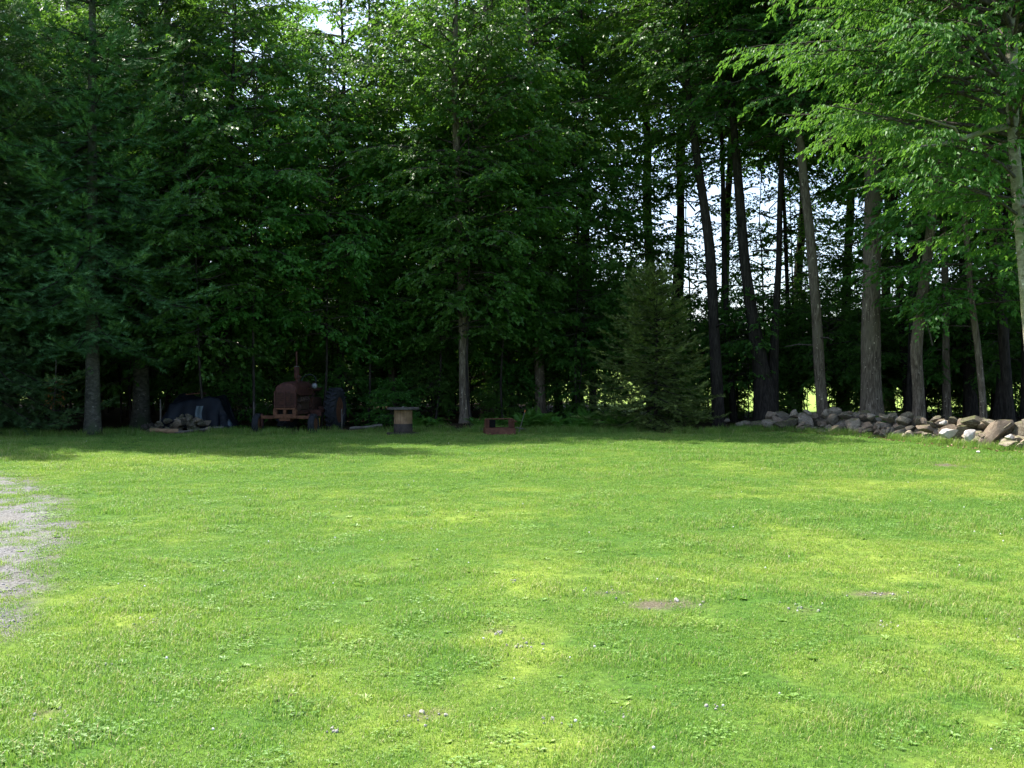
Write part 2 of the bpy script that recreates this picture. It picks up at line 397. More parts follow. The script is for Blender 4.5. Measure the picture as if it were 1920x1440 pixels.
def ground_material():
    m, nt, b = mat('lawn_ground')
    at = lambda n: nd(nt, 'ShaderNodeAttribute', attribute_name=n).outputs['Fac']
    v = vecmap(nt, 'Object')
    fine = noise(nt, 22, 6, 0.7, v); mid = noise(nt, 2.5, 5, 0.6, v)
    green = ramp(nt, fine, [(0.3, (0.022, 0.050, 0.010)), (0.7, (0.075, 0.17, 0.022))])
    yel = ramp(nt, fine, [(0.3, (0.08, 0.13, 0.02)), (0.7, (0.24, 0.31, 0.05))])
    soil = ramp(nt, noise(nt, 60, 5, 0.75, v), [(0.3, (0.035, 0.032, 0.02)), (0.5, (0.09, 0.08, 0.05)), (0.72, (0.27, 0.25, 0.19))])
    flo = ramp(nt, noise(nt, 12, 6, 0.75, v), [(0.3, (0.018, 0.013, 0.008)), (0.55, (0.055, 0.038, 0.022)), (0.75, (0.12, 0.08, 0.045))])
    fld = ramp(nt, mid, [(0.3, (0.16, 0.26, 0.05)), (0.7, (0.27, 0.36, 0.08))])
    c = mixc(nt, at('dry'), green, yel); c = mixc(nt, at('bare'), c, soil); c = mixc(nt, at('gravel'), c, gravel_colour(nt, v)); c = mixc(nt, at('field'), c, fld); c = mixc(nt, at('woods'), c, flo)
    nt.links.new(c, b.inputs['Base Color']); b.inputs['Roughness'].default_value = 0.95; b.inputs['Specular IOR Level'].default_value = 0.1
    bump(nt, b, fine, 0.5, 0.02)
    return m
M['ground'] = ground_material()
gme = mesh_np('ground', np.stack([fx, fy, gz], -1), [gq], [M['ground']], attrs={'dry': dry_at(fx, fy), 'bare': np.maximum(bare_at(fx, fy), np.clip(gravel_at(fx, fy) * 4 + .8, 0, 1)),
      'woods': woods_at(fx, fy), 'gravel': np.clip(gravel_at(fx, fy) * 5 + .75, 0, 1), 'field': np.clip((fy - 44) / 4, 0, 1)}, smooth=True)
tag(obj('ground', gme), 'flat ground carrying the mown lawn and the wood floor', kind='structure')

# gravel drive: a thin sheet with a ragged outline, pebbles strewn on it
def gravel_material():
    m, nt, b = mat('gravel'); v = vecmap(nt, 'Object')
    col = gravel_colour(nt, v)
    nt.links.new(col, b.inputs['Base Color']); b.inputs['Roughness'].default_value = 0.95
    bump(nt, b, noise(nt, 70, 5, .7, v), 0.6, 0.02)
    return m
M['gravel'] = gravel_material()
px_ = np.arange(-14, -3.0, 0.065); py_ = np.arange(5.5, 20, 0.065)
QX, QY = np.meshgrid(px_, py_); inside = gravel_at(QX, QY) > 0.10
idx = np.arange(QX.size).reshape(QX.shape)
keep = inside[:-1, :-1] & inside[1:, :-1] & inside[:-1, 1:] & inside[1:, 1:]
q = np.stack([idx[:-1, :-1], idx[:-1, 1:], idx[1:, 1:], idx[1:, :-1]], -1)[keep]
used, inv = np.unique(q, return_inverse=True); q = inv.reshape(-1, 4)
vx = QX.ravel()[used]; vy = QY.ravel()[used]
rg0 = np.random.default_rng(8)
gd = mesh_np('gravel_drive', np.stack([vx, vy, ground_z(vx, vy) + 0.0035], -1), [q], [M['gravel']], smooth=True)
tag(obj('gravel_drive', gd), 'patch of pale grey gravel drive beside the lawn', kind='structure')

# ------------------------------------------------------------------ leaves and trees
def frames(d, up):
    d = nrm(d); s = nrm(np.cross(d, up)); n = np.cross(s, d)
    return d, s, n

def leaf_tris(p, d, n, L, W, fold=0.18):
    """p base, d direction, n rough normal -> verts (N*4), tris"""
    d, s, n = frames(d, n); N = len(p); L = np.broadcast_to(L, (N,))[:, None]; W = np.broadcast_to(W, (N,))[:, None]
    a = p; tip = p + d * L - n * L * 0.12
    l = p + d * L * 0.45 + s * W * .5 + n * W * fold; r = p + d * L * 0.45 - s * W * .5 + n * W * fold
    v = np.stack([a, r, tip, l], 1).reshape(-1, 3); k = np.arange(N)[:, None] * 4
    f = np.concatenate([k + np.array([[0, 1, 2]]), k + np.array([[0, 2, 3]])], 1).reshape(-1, 3)
    return v, f

def children(rng, org_paths, lens, tmin, tmax, spacing, ang, jit=0.3):
    """spread child shoots along N paths (N,K,3): returns parent index, position, parent direction, t, side"""
    N, K, _ = org_paths.shape
    cnt = np.maximum(1, (lens * (tmax - tmin) / spacing + rng.random(N)).astype(int))
    pi = np.repeat(np.arange(N), cnt); start = np.repeat(np.cumsum(cnt) - cnt, cnt); k = np.arange(len(pi)) - start
    t = tmin + (tmax - tmin) * (k + 0.5 + jit * (rng.random(len(pi)) - .5)) / cnt[pi]
    t = np.clip(t, 0, 0.999); f = t * (K - 1); i0 = f.astype(int); fr = (f - i0)[:, None]
    pos = org_paths[pi, i0] * (1 - fr) + org_paths[pi, i0 + 1] * fr
    dr = nrm(org_paths[pi, i0 + 1] - org_paths[pi, i0])
    side = np.where(k % 2 == 0, 1.0, -1.0)
    return pi, pos, dr, t, side

def grow(pos, az, el0, el1, L, K, rng, wob=0.12):
    """paths that start at pos with heading az and elevation el0 and end with elevation el1"""
    N = len(pos); out = np.empty((N, K, 3)); out[:, 0] = pos; cur = pos.copy(); a = az.copy()
    for k in range(1, K):
        t = (k - .5) / (K - 1); e = el0 + (el1 - el0) * t + wob * rng.normal(size=N) * .6; a = a + wob * rng.normal(size=N)
        cur = cur + (L / (K - 1))[:, None] * np.stack([np.cos(e) * np.cos(a), np.cos(e) * np.sin(a), np.sin(e)], -1); out[:, k] = cur
    return out

def broadleaf(seed, z0, z1, Rm, nl, leaf=0.09, lmat='maple', prof=None, tw=0.17, s2=0.36, nleaf=7, trunk_r=0.16, limb_el=(5, 55), spiky=1.0, axis=None, wl=0.74, az_bias=None, bark='twig', leafdroop=(0.1, 0.85), limb_pow=0.85, spread_az=(0.6, 1.15)):
    """crown mesh: limbs, branches and twigs of bark with single leaves on the twigs"""
    rng = np.random.default_rng(seed)
    u = (np.arange(nl) + rng.random(nl)) / nl
    h = z0 + (z1 - z0) * u ** limb_pow; rel = (h - z0) / (z1 - z0)
    pr = (np.sin(math.pi * np.clip(0.22 + 0.75 * rel, 0, 1)) ** 0.8 + 0.08) if prof is None else prof(rel)
    L = Rm * pr * rng.uniform(0.65, 1.15, nl)
    az = np.arange(nl) * 2.39996 + rng.normal(size=nl) * .35
    if az_bias is not None:
        az = az_bias[0] + np.angle(np.exp(1j * (az - az_bias[0]))) * az_bias[1]
    e0 = np.radians(limb_el[0] + (limb_el[1] - limb_el[0]) * rel + rng.normal(size=nl) * 8)
    e1 = e0 - np.radians(rng.uniform(15, 45, nl)) * spiky
    base = np.stack([np.zeros(nl), np.zeros(nl), h], -1)
    if axis is not None: base[:, :2] = np.stack([np.interp(h, axis[:, 2], axis[:, 0]), np.interp(h, axis[:, 2], axis[:, 1])], -1)
    limbs = grow(base, az, e0, e1, L, 7, rng, 0.17)
    lr = (0.008 + 0.0075 * L)[:, None] * np.linspace(1, 0.15, 7)[None]
    V, F, MI, SM = [], [], [], []; nv = 0; RN = []
    def put(v, f, mi, rn, sm):
        nonlocal nv
        V.append(v); F.append(f + nv); MI.append(mi); RN.append(rn); SM.append(sm); nv += len(v)
    v, f = tubes(limbs, lr, 5); put(v, f, 1, np.zeros(len(v)), True)
    # branches
    pi, pos, dr, t, side = children(rng, limbs, L, 0.16, 0.99, s2, 0.9)
    n2 = len(pi); az2 = np.arctan2(dr[:, 1], dr[:, 0]) + side * rng.uniform(spread_az[0], spread_az[1], n2) * (1 - 0.5 * t)
    L2 = (0.25 + 0.42 * L[pi] * (1.02 - t)) * rng.uniform(0.6, 1.2, n2); L2 = np.minimum(L2, 1.7)
    e2 = np.arcsin(np.clip(dr[:, 2], -1, 1)) * 0.6 + rng.normal(size=n2) * .22
    br = grow(pos, az2, e2, e2 - rng.uniform(0.1, 0.6, n2), L2, 5, rng, 0.14)
    v, f = tubes(br, (0.004 + 0.006 * L2)[:, None] * np.linspace(1, 0.25, 5)[None], 3); put(v, f, 1, np.zeros(len(v)), True)
    # twigs
    pi3, pos3, dr3, t3, side3 = children(rng, br, L2, 0.08, 1.0, tw, 0.8)
    n3 = len(pi3); az3 = np.arctan2(dr3[:, 1], dr3[:, 0]) + side3 * rng.uniform(0.4, 1.1, n3) * (1 - .7 * t3)
    L3 = rng.uniform(0.16, 0.42, n3) * (leaf / 0.09); e3 = np.arcsin(np.clip(dr3[:, 2], -1, 1)) * .5 + rng.normal(size=n3) * .3 - .12
    twg = grow(pos3, az3, e3, e3 - rng.uniform(0.1, 0.7, n3), L3, 3, rng, 0.1)
    # leaves
    pi4, pos4, dr4, t4, side4 = children(rng, twg, np.full(n3, float(nleaf)), 0.1, 1.0, 1.0, 0.8)
    n4 = len(pi4); az4 = np.arctan2(dr4[:, 1], dr4[:, 0]) + side4 * rng.uniform(0.4, 1.2, n4) * (1 - .75 * t4)
    e4 = -rng.uniform(leafdroop[0], leafdroop[1], n4)
    d4 = np.stack([np.cos(e4) * np.cos(az4), np.cos(e4) * np.sin(az4), np.sin(e4)], -1)
    up = np.stack([rng.normal(size=n4) * .5, rng.normal(size=n4) * .5, np.ones(n4)], -1)
    ls = leaf * rng.uniform(0.65, 1.2, n4)
    v, f = leaf_tris(pos4, d4, up, ls, ls * wl * rng.uniform(.85, 1.15, n4))
    cl = rng.random(len(pi3)) * .35                       # leaves of one twig are alike
    put(v, f, 0, np.repeat(np.clip(0.55 * rng.random(n4) + cl[pi4] + 0.05, 0, 1), 4), False)
    me = mesh_np('crown', np.concatenate(V), F, [M[lmat], M[bark]], MI, {'rnd': np.concatenate(RN)}, SM)
    return me

def conifer(seed, H, zlow, Rm, whorl, nper, lmat='spruce', shoot=0.14, bl_sp=0.13, sh_sp=0.085, low_cut=None, power=0.75, tip_up=0.5, droop=0.35, top_thin=None, needle_w=0.3, wid=1.0, az_keep=None, hang=.04, fan=.3, el0=12, lv=(.7, 1.12), t0=.18):
    rng = np.random.default_rng(seed)
    hs = []; z = zlow
    while z < H - 0.25:
        n = nper + rng.integers(-1, 2)
        a0 = rng.random() * 6.28
        for k in range(max(3, n)): hs.append((z + rng.normal() * whorl * .14, a0 + k * 6.283 / n + rng.normal() * .22))
        z += whorl * (1 + (0.9 * (z > top_thin) if top_thin else 0)) * (1.0 - 0.35 * z / H) * rng.uniform(.8, 1.2)
    hs = np.array(hs); h = hs[:, 0]; az = hs[:, 1]; rel = np.clip((h - zlow) / (H - zlow), 0, 1)
    L = Rm * (1 - rel) ** power * rng.uniform(lv[0], lv[1], len(h)) * (0.72 + 0.28 * np.clip(rel * 9, 0, 1)) + 0.12
    if az_keep is not None:
        k = az_keep(h, az, rng); h, az, rel, L = h[k], az[k], rel[k], L[k]
    N = len(h); K = 8
    e0 = np.radians(el0 + 45 * rel ** 1.4) - droop * 0.4; base = np.stack([np.zeros(N), np.zeros(N), h], -1)
    out = np.empty((N, K, 3)); out[:, 0] = base; cur = base.copy(); a = az.copy()
    for k in range(1, K):
        t = (k - .5) / (K - 1)
        e = e0 - droop * np.sin(math.pi * min(1, t * 1.25)) * (1 - .5 * rel) + tip_up * max(0, t - .45) * 1.5 + rng.normal(size=N) * .05
        a = a + rng.normal(size=N) * .05
        cur = cur + (L / (K - 1))[:, None] * np.stack([np.cos(e) * np.cos(a), np.cos(e) * np.sin(a), np.sin(e)], -1); out[:, k] = cur
    V, F, MI, SM = [], [], [], []; nv = 0; RN = []
    def put(v, f, mi, rn, sm):
        nonlocal nv
        V.append(v); F.append(f + nv); MI.append(mi); RN.append(rn); SM.append(sm); nv += len(v)
    v, f = tubes(out, (0.008 + 0.008 * L)[:, None] * np.linspace(1, .15, K)[None], 4); put(v, f, 1, np.zeros(len(v)), True)
    pi, pos, dr, t, side = children(rng, out, L, t0, 1.0, bl_sp, .9)
    n2 = len(pi); az2 = np.arctan2(dr[:, 1], dr[:, 0]) + side * rng.uniform(.65, 1.05, n2) * (1 - .6 * t ** 3)
    L2 = (0.10 + 0.30 * L[pi] * (1.03 - t) ** .8 * np.clip(t * 2.4, .5, 1)) * rng.uniform(.7, 1.2, n2) * wid; L2 = np.minimum(L2, 0.85 * wid)
    e2 = np.arcsin(np.clip(dr[:, 2], -1, 1)) * .8 + rng.normal(size=n2) * .14 - hang
    bl = grow(pos, az2, e2, e2 + tip_up * .5 - .12, L2, 4, rng, .07)
    pi3, pos3, dr3, t3, side3 = children(rng, bl, L2, 0.05, 1.0, sh_sp, .8)
    # shoots: flat little fans of needles along each branchlet
    n3 = len(pi3); az3 = np.arctan2(dr3[:, 1], dr3[:, 0]) + side3 * rng.uniform(.45, .95, n3) * (1 - .8 * t3 ** 2)
    e3 = np.arcsin(np.clip(dr3[:, 2], -1, 1)) + rng.normal(size=n3) * .22 + .1
    d3 = np.stack([np.cos(e3) * np.cos(az3), np.cos(e3) * np.sin(az3), np.sin(e3)], -1)
    up = nrm(np.stack([rng.normal(size=n3) * fan, rng.normal(size=n3) * fan, np.ones(n3)], -1))
    d, s, n = frames(d3, up); ls = (shoot * rng.uniform(.6, 1.2, n3))[:, None]
    b = pos3; w = ls * needle_w
    # five slender triangles: middle, two side pairs swept forward
    tri = []
    tri += [b - s * w * .22, b + s * w * .22, b + d * ls]
    for fr, sg in ((.15, 1), (.15, -1), (.5, 1), (.5, -1)):
        q0 = b + d * ls * fr; tri += [q0, q0 + d * ls * .16, q0 + d * ls * .34 + s * sg * w * 1.05 + n * ls * .08]
    v = np.stack(tri, 1).reshape(-1, 3); f = np.arange(len(v)).reshape(-1, 3)
    rn = np.clip(0.5 * rng.random(n3) + 0.5 * t[pi3] ** 2 * rng.random(n3) + .12 * rng.random(n2)[pi3], 0, 1)
    put(v, f, 0, np.repeat(rn, 15), False)
    return mesh_np('crown', np.concatenate(V), F, [M[lmat], M['bark_dark']], MI, {'rnd': np.concatenate(RN)}, SM)

def trunk_mesh(path, rad, bark, n=14, seed=0, flare=1.5, bumps=None):
    """path (K,3), rad (K) -> one tapered trunk with a root flare and an uneven skin"""
    rng = np.random.default_rng(seed)
    path = np.asarray(path, float); rad = np.asarray(rad, float)
    s = np.concatenate([[0], np.cumsum(np.linalg.norm(np.diff(path, axis=0), axis=1))]); K = max(24, int(s[-1] / 0.3))
    t = s[-1] * np.linspace(0, 1, K) ** 1.35
    p = np.stack([np.interp(t, s, path[:, k]) for k in range(3)], -1)
    for _ in range(3): p[1:-1] = (p[:-2] + 2 * p[1:-1] + p[2:]) / 4
    r = np.interp(t, s, rad)
    v, q = tubes(p[None], r[None], n)
    v = v.reshape(K, n, 3); c = p[:, None, :]; a = np.arange(n) * 2 * math.pi / n
    fl = 1 + (flare - 1) * np.exp(-t / (rad[0] * 1.6))[:, None] * (0.75 + 0.5 * np.maximum(0, np.cos(a * 4 + rng.random() * 6))[None])
    k = 1 + 0.10 * (fbm(a[None] * 2.2 + 0 * t[:, None], t[:, None] * 1.1 + 0 * a[None], seed + 3) - .5) + 0.12 * (vnoise(t[:, None] * .8 + 0 * a[None], 0 * a[None] + 2 + 0 * t[:, None], seed + 9) - .5)
    for zb, ab, sz in (bumps or []):
        k = k + sz * np.exp(-((t[:, None] - zb) / .25) ** 2) * np.maximum(0, np.cos(a[None] - ab))
    v = c + (v - c) * (fl * k)[:, :, None]
    return mesh_np('trunk', v.reshape(-1, 3), [q], [M[bark]], smooth=True)

rs = np.random.default_rng(2024)
cone_prof = lambda r: np.clip(0.55 + 0.9 * r, 0, 1.0) * np.clip((1.04 - r) * 2.2, 0.12, 1)
edge_prof = lambda r: (0.62 + 0.38 * np.sin(math.pi * np.clip(r * 1.1, 0, 1))) * np.clip((1.03 - r) * 2.0, 0.12, 1)
CANOPY = [broadleaf(11 + k, z0, 18.5 + k, 3.8, 70, 0.14, lm, tw=0.12, s2=0.26, nleaf=7, limb_el=(14, 60)) for k, (z0, lm) in enumerate(((5.2, 'maple'), (6.4, 'beech'), (5.6, 'maple')))]
EDGE = [broadleaf(31 + k, z0, 17.5 + k, 3.4, 92, 0.135, lm, prof=edge_prof, tw=0.115, s2=0.24, nleaf=7, limb_el=(4, 58), limb_pow=1.25) for k, (z0, lm) in enumerate(((2.6, 'beech'), (1.9, 'maple'), (3.0, 'beech')))]
SAPLING = [broadleaf(51 + k, 0.7 + .3 * k, 4.6 + k * .8, 1.6, 46, 0.105, lm, prof=edge_prof, tw=0.10, s2=0.17, nleaf=8, limb_el=(5, 50)) for k, lm in enumerate(('maple', 'beech', 'maple'))]
CAN_R = [broadleaf(211 + k, 8.3 + k * .9, 19 + k, 4.1, 60, 0.125, lm, tw=0.12, s2=0.28, nleaf=7, limb_el=(4, 58)) for k, lm in enumerate(('maple', 'beech'))]
YOUNG = [broadleaf(241 + k, 2.5 + .5 * k, 10.5 + k, 2.5, 64, 0.135, lm, prof=edge_prof, tw=0.115, s2=0.21, nleaf=7, limb_el=(0, 45), limb_pow=1.1) for k, lm in enumerate(('beech', 'beech'))]
RSAP = [broadleaf(221 + k, 1.35, 4.3 + k * 1.1, 1.5, 42, 0.105, lm, prof=edge_prof, tw=0.10, s2=0.17, nleaf=7, limb_el=(-5, 45)) for k, lm in enumerate(('maple', 'beech'))]
MID = [broadleaf(261 + k, 2.4 + k, 9.6 + k, 2.8, 36, 0.12, lm, prof=edge_prof, tw=0.16, s2=0.27, nleaf=6, limb_el=(0, 45)) for k, lm in enumerate(('maple', 'beech'))]
SHRUB = [broadleaf(71 + k, 0.15, 2.0 + k * .5, 1.05, 40, 0.095, lm, prof=edge_prof, tw=0.09, s2=0.13, nleaf=8, limb_el=(10, 60)) for k, lm in enumerate(('beech', 'maple'))]
SPRUCE = [conifer(91 + k, 17 + k, zl, 3.7, 0.56, 9, top_thin=10.5, shoot=0.16, bl_sp=0.08, sh_sp=0.06, needle_w=.5, hang=.14, fan=.5, droop=.42, tip_up=.8, el0=0, lv=(.5, 1.15), wid=1.3, t0=.05) for k, zl in enumerate((2.8, 0.35))]

def wobble_path(H, seed, lean=(0, 0), amp=0.12, K=14):
    r = np.random.default_rng(seed); z = np.linspace(0, H, K)
    w = np.cumsum(r.normal(size=(K, 2)) * amp * .35, 0); w[0] = 0
    return np.stack([lean[0] * z + w[:, 0], lean[1] * z + w[:, 1], z], -1)
TRUNK = {}
def shared_trunk(bark, k, H, r0):
    if (bark, k) not in TRUNK:
        p = wobble_path(H, 300 + k); TRUNK[(bark, k)] = trunk_mesh(p, np.linspace(r0, r0 * .22, len(p)), bark, 10, 40 + k, 1.45)
    return TRUNK[(bark, k)]

def place_tree(name, label, cat, x, y, crown, trunk, group=None, s=1.0, rz=0.0, tilt=(0, 0), crown_s=1.0):
    z = float(ground_z(x, y)) - 0.06
    t = thing(name, label, cat, (x, y, z), (tilt[1], tilt[0], rz), group, s)
    obj('trunk', trunk, t); obj('crown', crown, t, scale=crown_s)
    return t

def traced_tree(name, label, cat, px, Y, widths, bark, crown, H=16.5, crown_s=1.0, group=None, rz=0.0, seed=0, flare=1.5, bumps=None, n=14, crown_z=None):
    """a tree whose trunk follows the photographed line; px runs from the base upwards"""
    base = P(px[0][0], px[0][1], Y); base[2] = float(ground_z(base[0], Y)) - .06
    pts = np.array([P(a, b, Y) for a, b in px]); pts[0] = base
    pts = pts - base; r = np.random.default_rng(seed + 5)
    pts[1:, 1] += np.cumsum(r.normal(size=len(pts) - 1) * .06)
    rad = [w / FPX * Y / 2 for w in widths]
    d = nrm(pts[-1] - pts[max(1, len(pts) // 2 - 1)]); d = nrm(d * np.array([.6, .6, 1]))
    while pts[-1][2] < H - .5:
        dz = min(2.5, H - pts[-1][2]); pts = np.vstack([pts, pts[-1] + d * dz / d[2] + np.array([r.normal() * .08, r.normal() * .08, 0])]); rad.append(max(0.03, rad[-1] * (1 - dz / (H - pts[-1][2] + dz + 1.5))))
    t = thing(name, label, cat, base, group=group)
    obj('trunk', trunk_mesh(pts, rad, bark, n, seed, flare, bumps), t)
    for k in range(r.integers(3, 6)):
        zz = r.uniform(2.0, 8.5); az_ = r.uniform(0, 6.28); ln = r.uniform(.12, 1.0); b_ = np.array([np.interp(zz, pts[:, 2], pts[:, j]) for j in range(2)] + [zz]); rd = float(np.interp(zz, pts[:, 2], rad)); d_ = np.array([math.cos(az_), math.sin(az_), r.uniform(-.3, .4)]); r1 = min(.03, rd * .3)
        MB().tube([b_ + d_ * rd * .5, b_ + d_ * (rd + ln * .5) + [0, 0, .04], b_ + d_ * (rd + ln) + [0, 0, r.normal() * .08]], [r1, r1 * .75, r1 * .3], 6).build('dead_branch', M['twig'], t, smooth=True)
    if crown is not None:
        top = np.array([np.interp(9, pts[:, 2], pts[:, k]) for k in range(2)])
        c = obj('crown', crown, t, scale=crown_s)
        ax = Vector((top[0] / 9, top[1] / 9, 1)).normalized()
        c.rotation_euler = (Vector((0, 0, 1)).rotation_difference(ax).to_matrix() @ Matrix.Rotation(rz, 3, 'Z')).to_euler()
    return t

# --- the conifers on the left
def spruce(name, label, x, y, k, rz, s=1.0, r0=0.20, lean=(0, 0), group=None):
    z = float(ground_z(x, y)) - .06
    t = thing(name, label, 'spruce', (x, y, z), (0, 0, 0), group, s)
    p = wobble_path(16.6, 900 + k, lean, .03); obj('trunk', trunk_mesh(p, np.linspace(r0, .03, len(p)), 'bark_spruce', 16, 7 + int(abs(x)), 1.6), t)
    obj('crown', SPRUCE[k], t, rot=(0, 0, rz))
    return t
S1 = spruce('spruce_tree', 'tall spruce with bare grey lower trunk at the lawn edge left of the tarp', -11.15, 28.35, 0, 0.4, r0=0.20)
spruce('spruce_tree', 'tall spruce with boughs down to the grass at the left edge of the photo', -14.1, 28.2, 1, 1.3, 0.98)
spruce('spruce_tree', 'shaded spruce standing behind the bare-trunked spruce, near the tarp', -11.2, 32.2, 0, 2.2, 1.05, 0.24)
spruce('spruce_tree', 'shaded spruce deep in the left corner of the wood', -16.4, 32.0, 1, 3.9, 1.1, group='spruces deep in the left of the wood')
spruce('spruce_tree', 'shaded spruce deep in the left corner of the wood', -18.2, 27.4, 0, 5.0, 1.0, group='spruces deep in the left of the wood')
# a dead rust-coloured spray that hangs from the left spruce
dd = conifer(177, 1.0, 0.15, 0.16, 0.14, 4, 'dead', shoot=0.10, bl_sp=0.06, sh_sp=0.06)
p0 = P(104, 700, 27.0)
db = thing('dead_bough', 'orange brown dead spruce spray hanging low beside the grey spruce trunk', 'dead branch', p0, (math.pi, 0.06, 0), scale=(.9, .9, 1.0))
obj('needles', dd, db)
m_ = MB(); m_.tube([(0, 0, -.35), (0.02, 0, .3), (0, 0.01, .98)], [.012, .01, .004], 6); m_.build('stem', M['twig'], db)

# --- trees along the lawn's edge and behind the wall whose trunks can be followed
TR = traced_tree
TR('maple_tree', 'straight grey trunk between the wooden spool and the rusty fire box', 'tree', [(872, 796), (870, 720), (867, 600), (863, 470), (858, 330), (852, 150)], 31.8, [20, 18.5, 17.5, 16, 14, 12], 'bark', EDGE[0], rz=0.6, seed=1, flare=1.5)
TR('maple_tree', 'dark trunk rising out of the ferns right of the fire box', 'tree', [(1014, 790), (1012, 700), (1006, 600), (1001, 480), (998, 300), (995, 150)], 34.5, [21, 19, 18, 15, 13, 11], 'bark', EDGE[2], rz=2.4, seed=2)
TR('maple_tree', 'dim trunk right behind the wooden spool', 'tree', [(737, 790), (736, 700), (734, 600), (725, 450), (718, 340)], 36.0, [15, 14, 13, 11, 9], 'bark', EDGE[1], rz=1.1, seed=3)
TR('maple_tree', 'dark trunk between the ferns and the young spruce', 'tree', [(1112, 788), (1111, 680), (1104, 560), (1098, 400)], 36.5, [15, 14, 12, 10], 'bark_dark', EDGE[0], rz=4.2, seed=4)
TR('maple_tree', 'leafy tree right of the tall spruces, above the tarp', 'tree', [(425, 800), (424, 700), (428, 560), (434, 400)], 32.5, [14, 12, 11, 9], 'bark_dark', EDGE[1], rz=0.2, seed=5)
TR('birch_tree', 'pale grey upper trunk showing through the top of the spruces', 'tree', [(262, 805), (268, 560), (284, 300), (297, 140), (318, 0)], 33.8, [26, 23, 20, 17, 15], 'bark_pale', CANOPY[1], rz=0.2, seed=6)
TR('maple_tree', 'leafy tree standing behind the rusty tractor', 'tree', [(640, 800), (638, 650), (632, 480), (640, 300)], 34.6, [14, 13, 12, 9], 'bark_dark', EDGE[2], rz=5.2, seed=7)
# behind the stone wall
TR('maple_tree', 'thin trunk leaning left, left of the thickest trunk behind the stone wall', 'tree', [(1546, 806), (1540, 720), (1530, 600), (1519, 450), (1505, 330), (1494, 190)], 31.4, [23, 20, 18, 17.5, 16, 13], 'bark', CAN_R[0], crown_s=1.08, rz=1.9, seed=8, flare=1.35)
TR('maple_tree', 'thickest grey trunk standing upright behind the stone wall', 'tree', [(1636, 806), (1634, 720), (1632, 600), (1633, 400), (1630, 230), (1628, 60)], 30.8, [42, 37, 34.5, 31, 28, 24], 'bark', CAN_R[1], H=18, crown_s=1.12, rz=3.3, seed=9, flare=1.35, n=20)
TR('maple_tree', 'trunk with a knee and a lean to the right, right of the thickest trunk', 'tree', [(1722, 815), (1721, 740), (1713, 660), (1722, 580), (1735, 480), (1746, 380), (1756, 260)], 29.0, [25, 22, 22, 21, 19, 17, 14], 'bark', CAN_R[0], crown_s=1.06, rz=0.5, seed=10, flare=1.3, bumps=[(2.4, math.pi * .8, .25)])
TR('maple_tree', 'spindly mottled trunk leaning left behind the big dark wall boulder', 'tree', [(1846, 820), (1841, 740), (1832, 640), (1822, 560), (1815, 440), (1808, 330)], 27.6, [14, 12.5, 12, 11, 10, 9], 'bark', EDGE[2], crown_s=1.12, H=13, rz=3.0, seed=11, flare=1.2)
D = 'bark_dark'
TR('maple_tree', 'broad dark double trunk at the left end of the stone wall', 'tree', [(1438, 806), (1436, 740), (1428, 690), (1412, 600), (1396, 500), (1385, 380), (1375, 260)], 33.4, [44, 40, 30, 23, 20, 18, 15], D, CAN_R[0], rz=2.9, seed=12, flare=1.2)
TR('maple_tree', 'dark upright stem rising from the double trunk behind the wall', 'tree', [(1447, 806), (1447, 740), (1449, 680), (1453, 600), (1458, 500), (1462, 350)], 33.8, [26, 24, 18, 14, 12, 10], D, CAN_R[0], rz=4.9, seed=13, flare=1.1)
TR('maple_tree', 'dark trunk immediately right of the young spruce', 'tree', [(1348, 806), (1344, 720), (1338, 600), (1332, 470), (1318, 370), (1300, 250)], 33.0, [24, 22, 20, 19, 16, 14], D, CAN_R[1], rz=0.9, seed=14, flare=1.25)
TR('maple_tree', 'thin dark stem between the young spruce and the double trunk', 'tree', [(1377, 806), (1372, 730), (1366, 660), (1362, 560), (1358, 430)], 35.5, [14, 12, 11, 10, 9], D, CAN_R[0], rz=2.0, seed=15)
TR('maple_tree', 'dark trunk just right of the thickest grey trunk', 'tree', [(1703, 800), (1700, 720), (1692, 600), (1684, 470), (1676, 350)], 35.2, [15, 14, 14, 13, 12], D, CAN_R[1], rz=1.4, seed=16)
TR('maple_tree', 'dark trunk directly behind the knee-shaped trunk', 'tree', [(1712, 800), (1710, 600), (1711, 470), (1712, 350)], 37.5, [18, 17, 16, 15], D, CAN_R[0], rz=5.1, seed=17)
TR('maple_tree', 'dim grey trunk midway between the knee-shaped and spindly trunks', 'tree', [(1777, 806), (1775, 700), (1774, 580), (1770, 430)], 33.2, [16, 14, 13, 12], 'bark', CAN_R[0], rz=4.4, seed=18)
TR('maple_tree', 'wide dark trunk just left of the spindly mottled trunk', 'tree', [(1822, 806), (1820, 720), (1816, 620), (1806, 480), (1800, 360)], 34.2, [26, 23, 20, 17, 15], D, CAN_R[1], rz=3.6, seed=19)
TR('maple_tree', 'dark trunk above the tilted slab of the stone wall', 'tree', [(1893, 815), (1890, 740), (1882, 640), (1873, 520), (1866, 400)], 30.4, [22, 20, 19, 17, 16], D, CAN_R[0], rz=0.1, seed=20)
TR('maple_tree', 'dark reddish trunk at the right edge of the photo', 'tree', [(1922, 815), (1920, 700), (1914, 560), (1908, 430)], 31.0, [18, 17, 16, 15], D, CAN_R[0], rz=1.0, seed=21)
TR('maple_tree', 'thin dark stem between the double trunk and the left-leaning trunk', 'tree', [(1482, 806), (1480, 700), (1478, 560), (1474, 420)], 38.0, [10, 9, 8, 7], D, CAN_R[1], rz=5.8, seed=22)

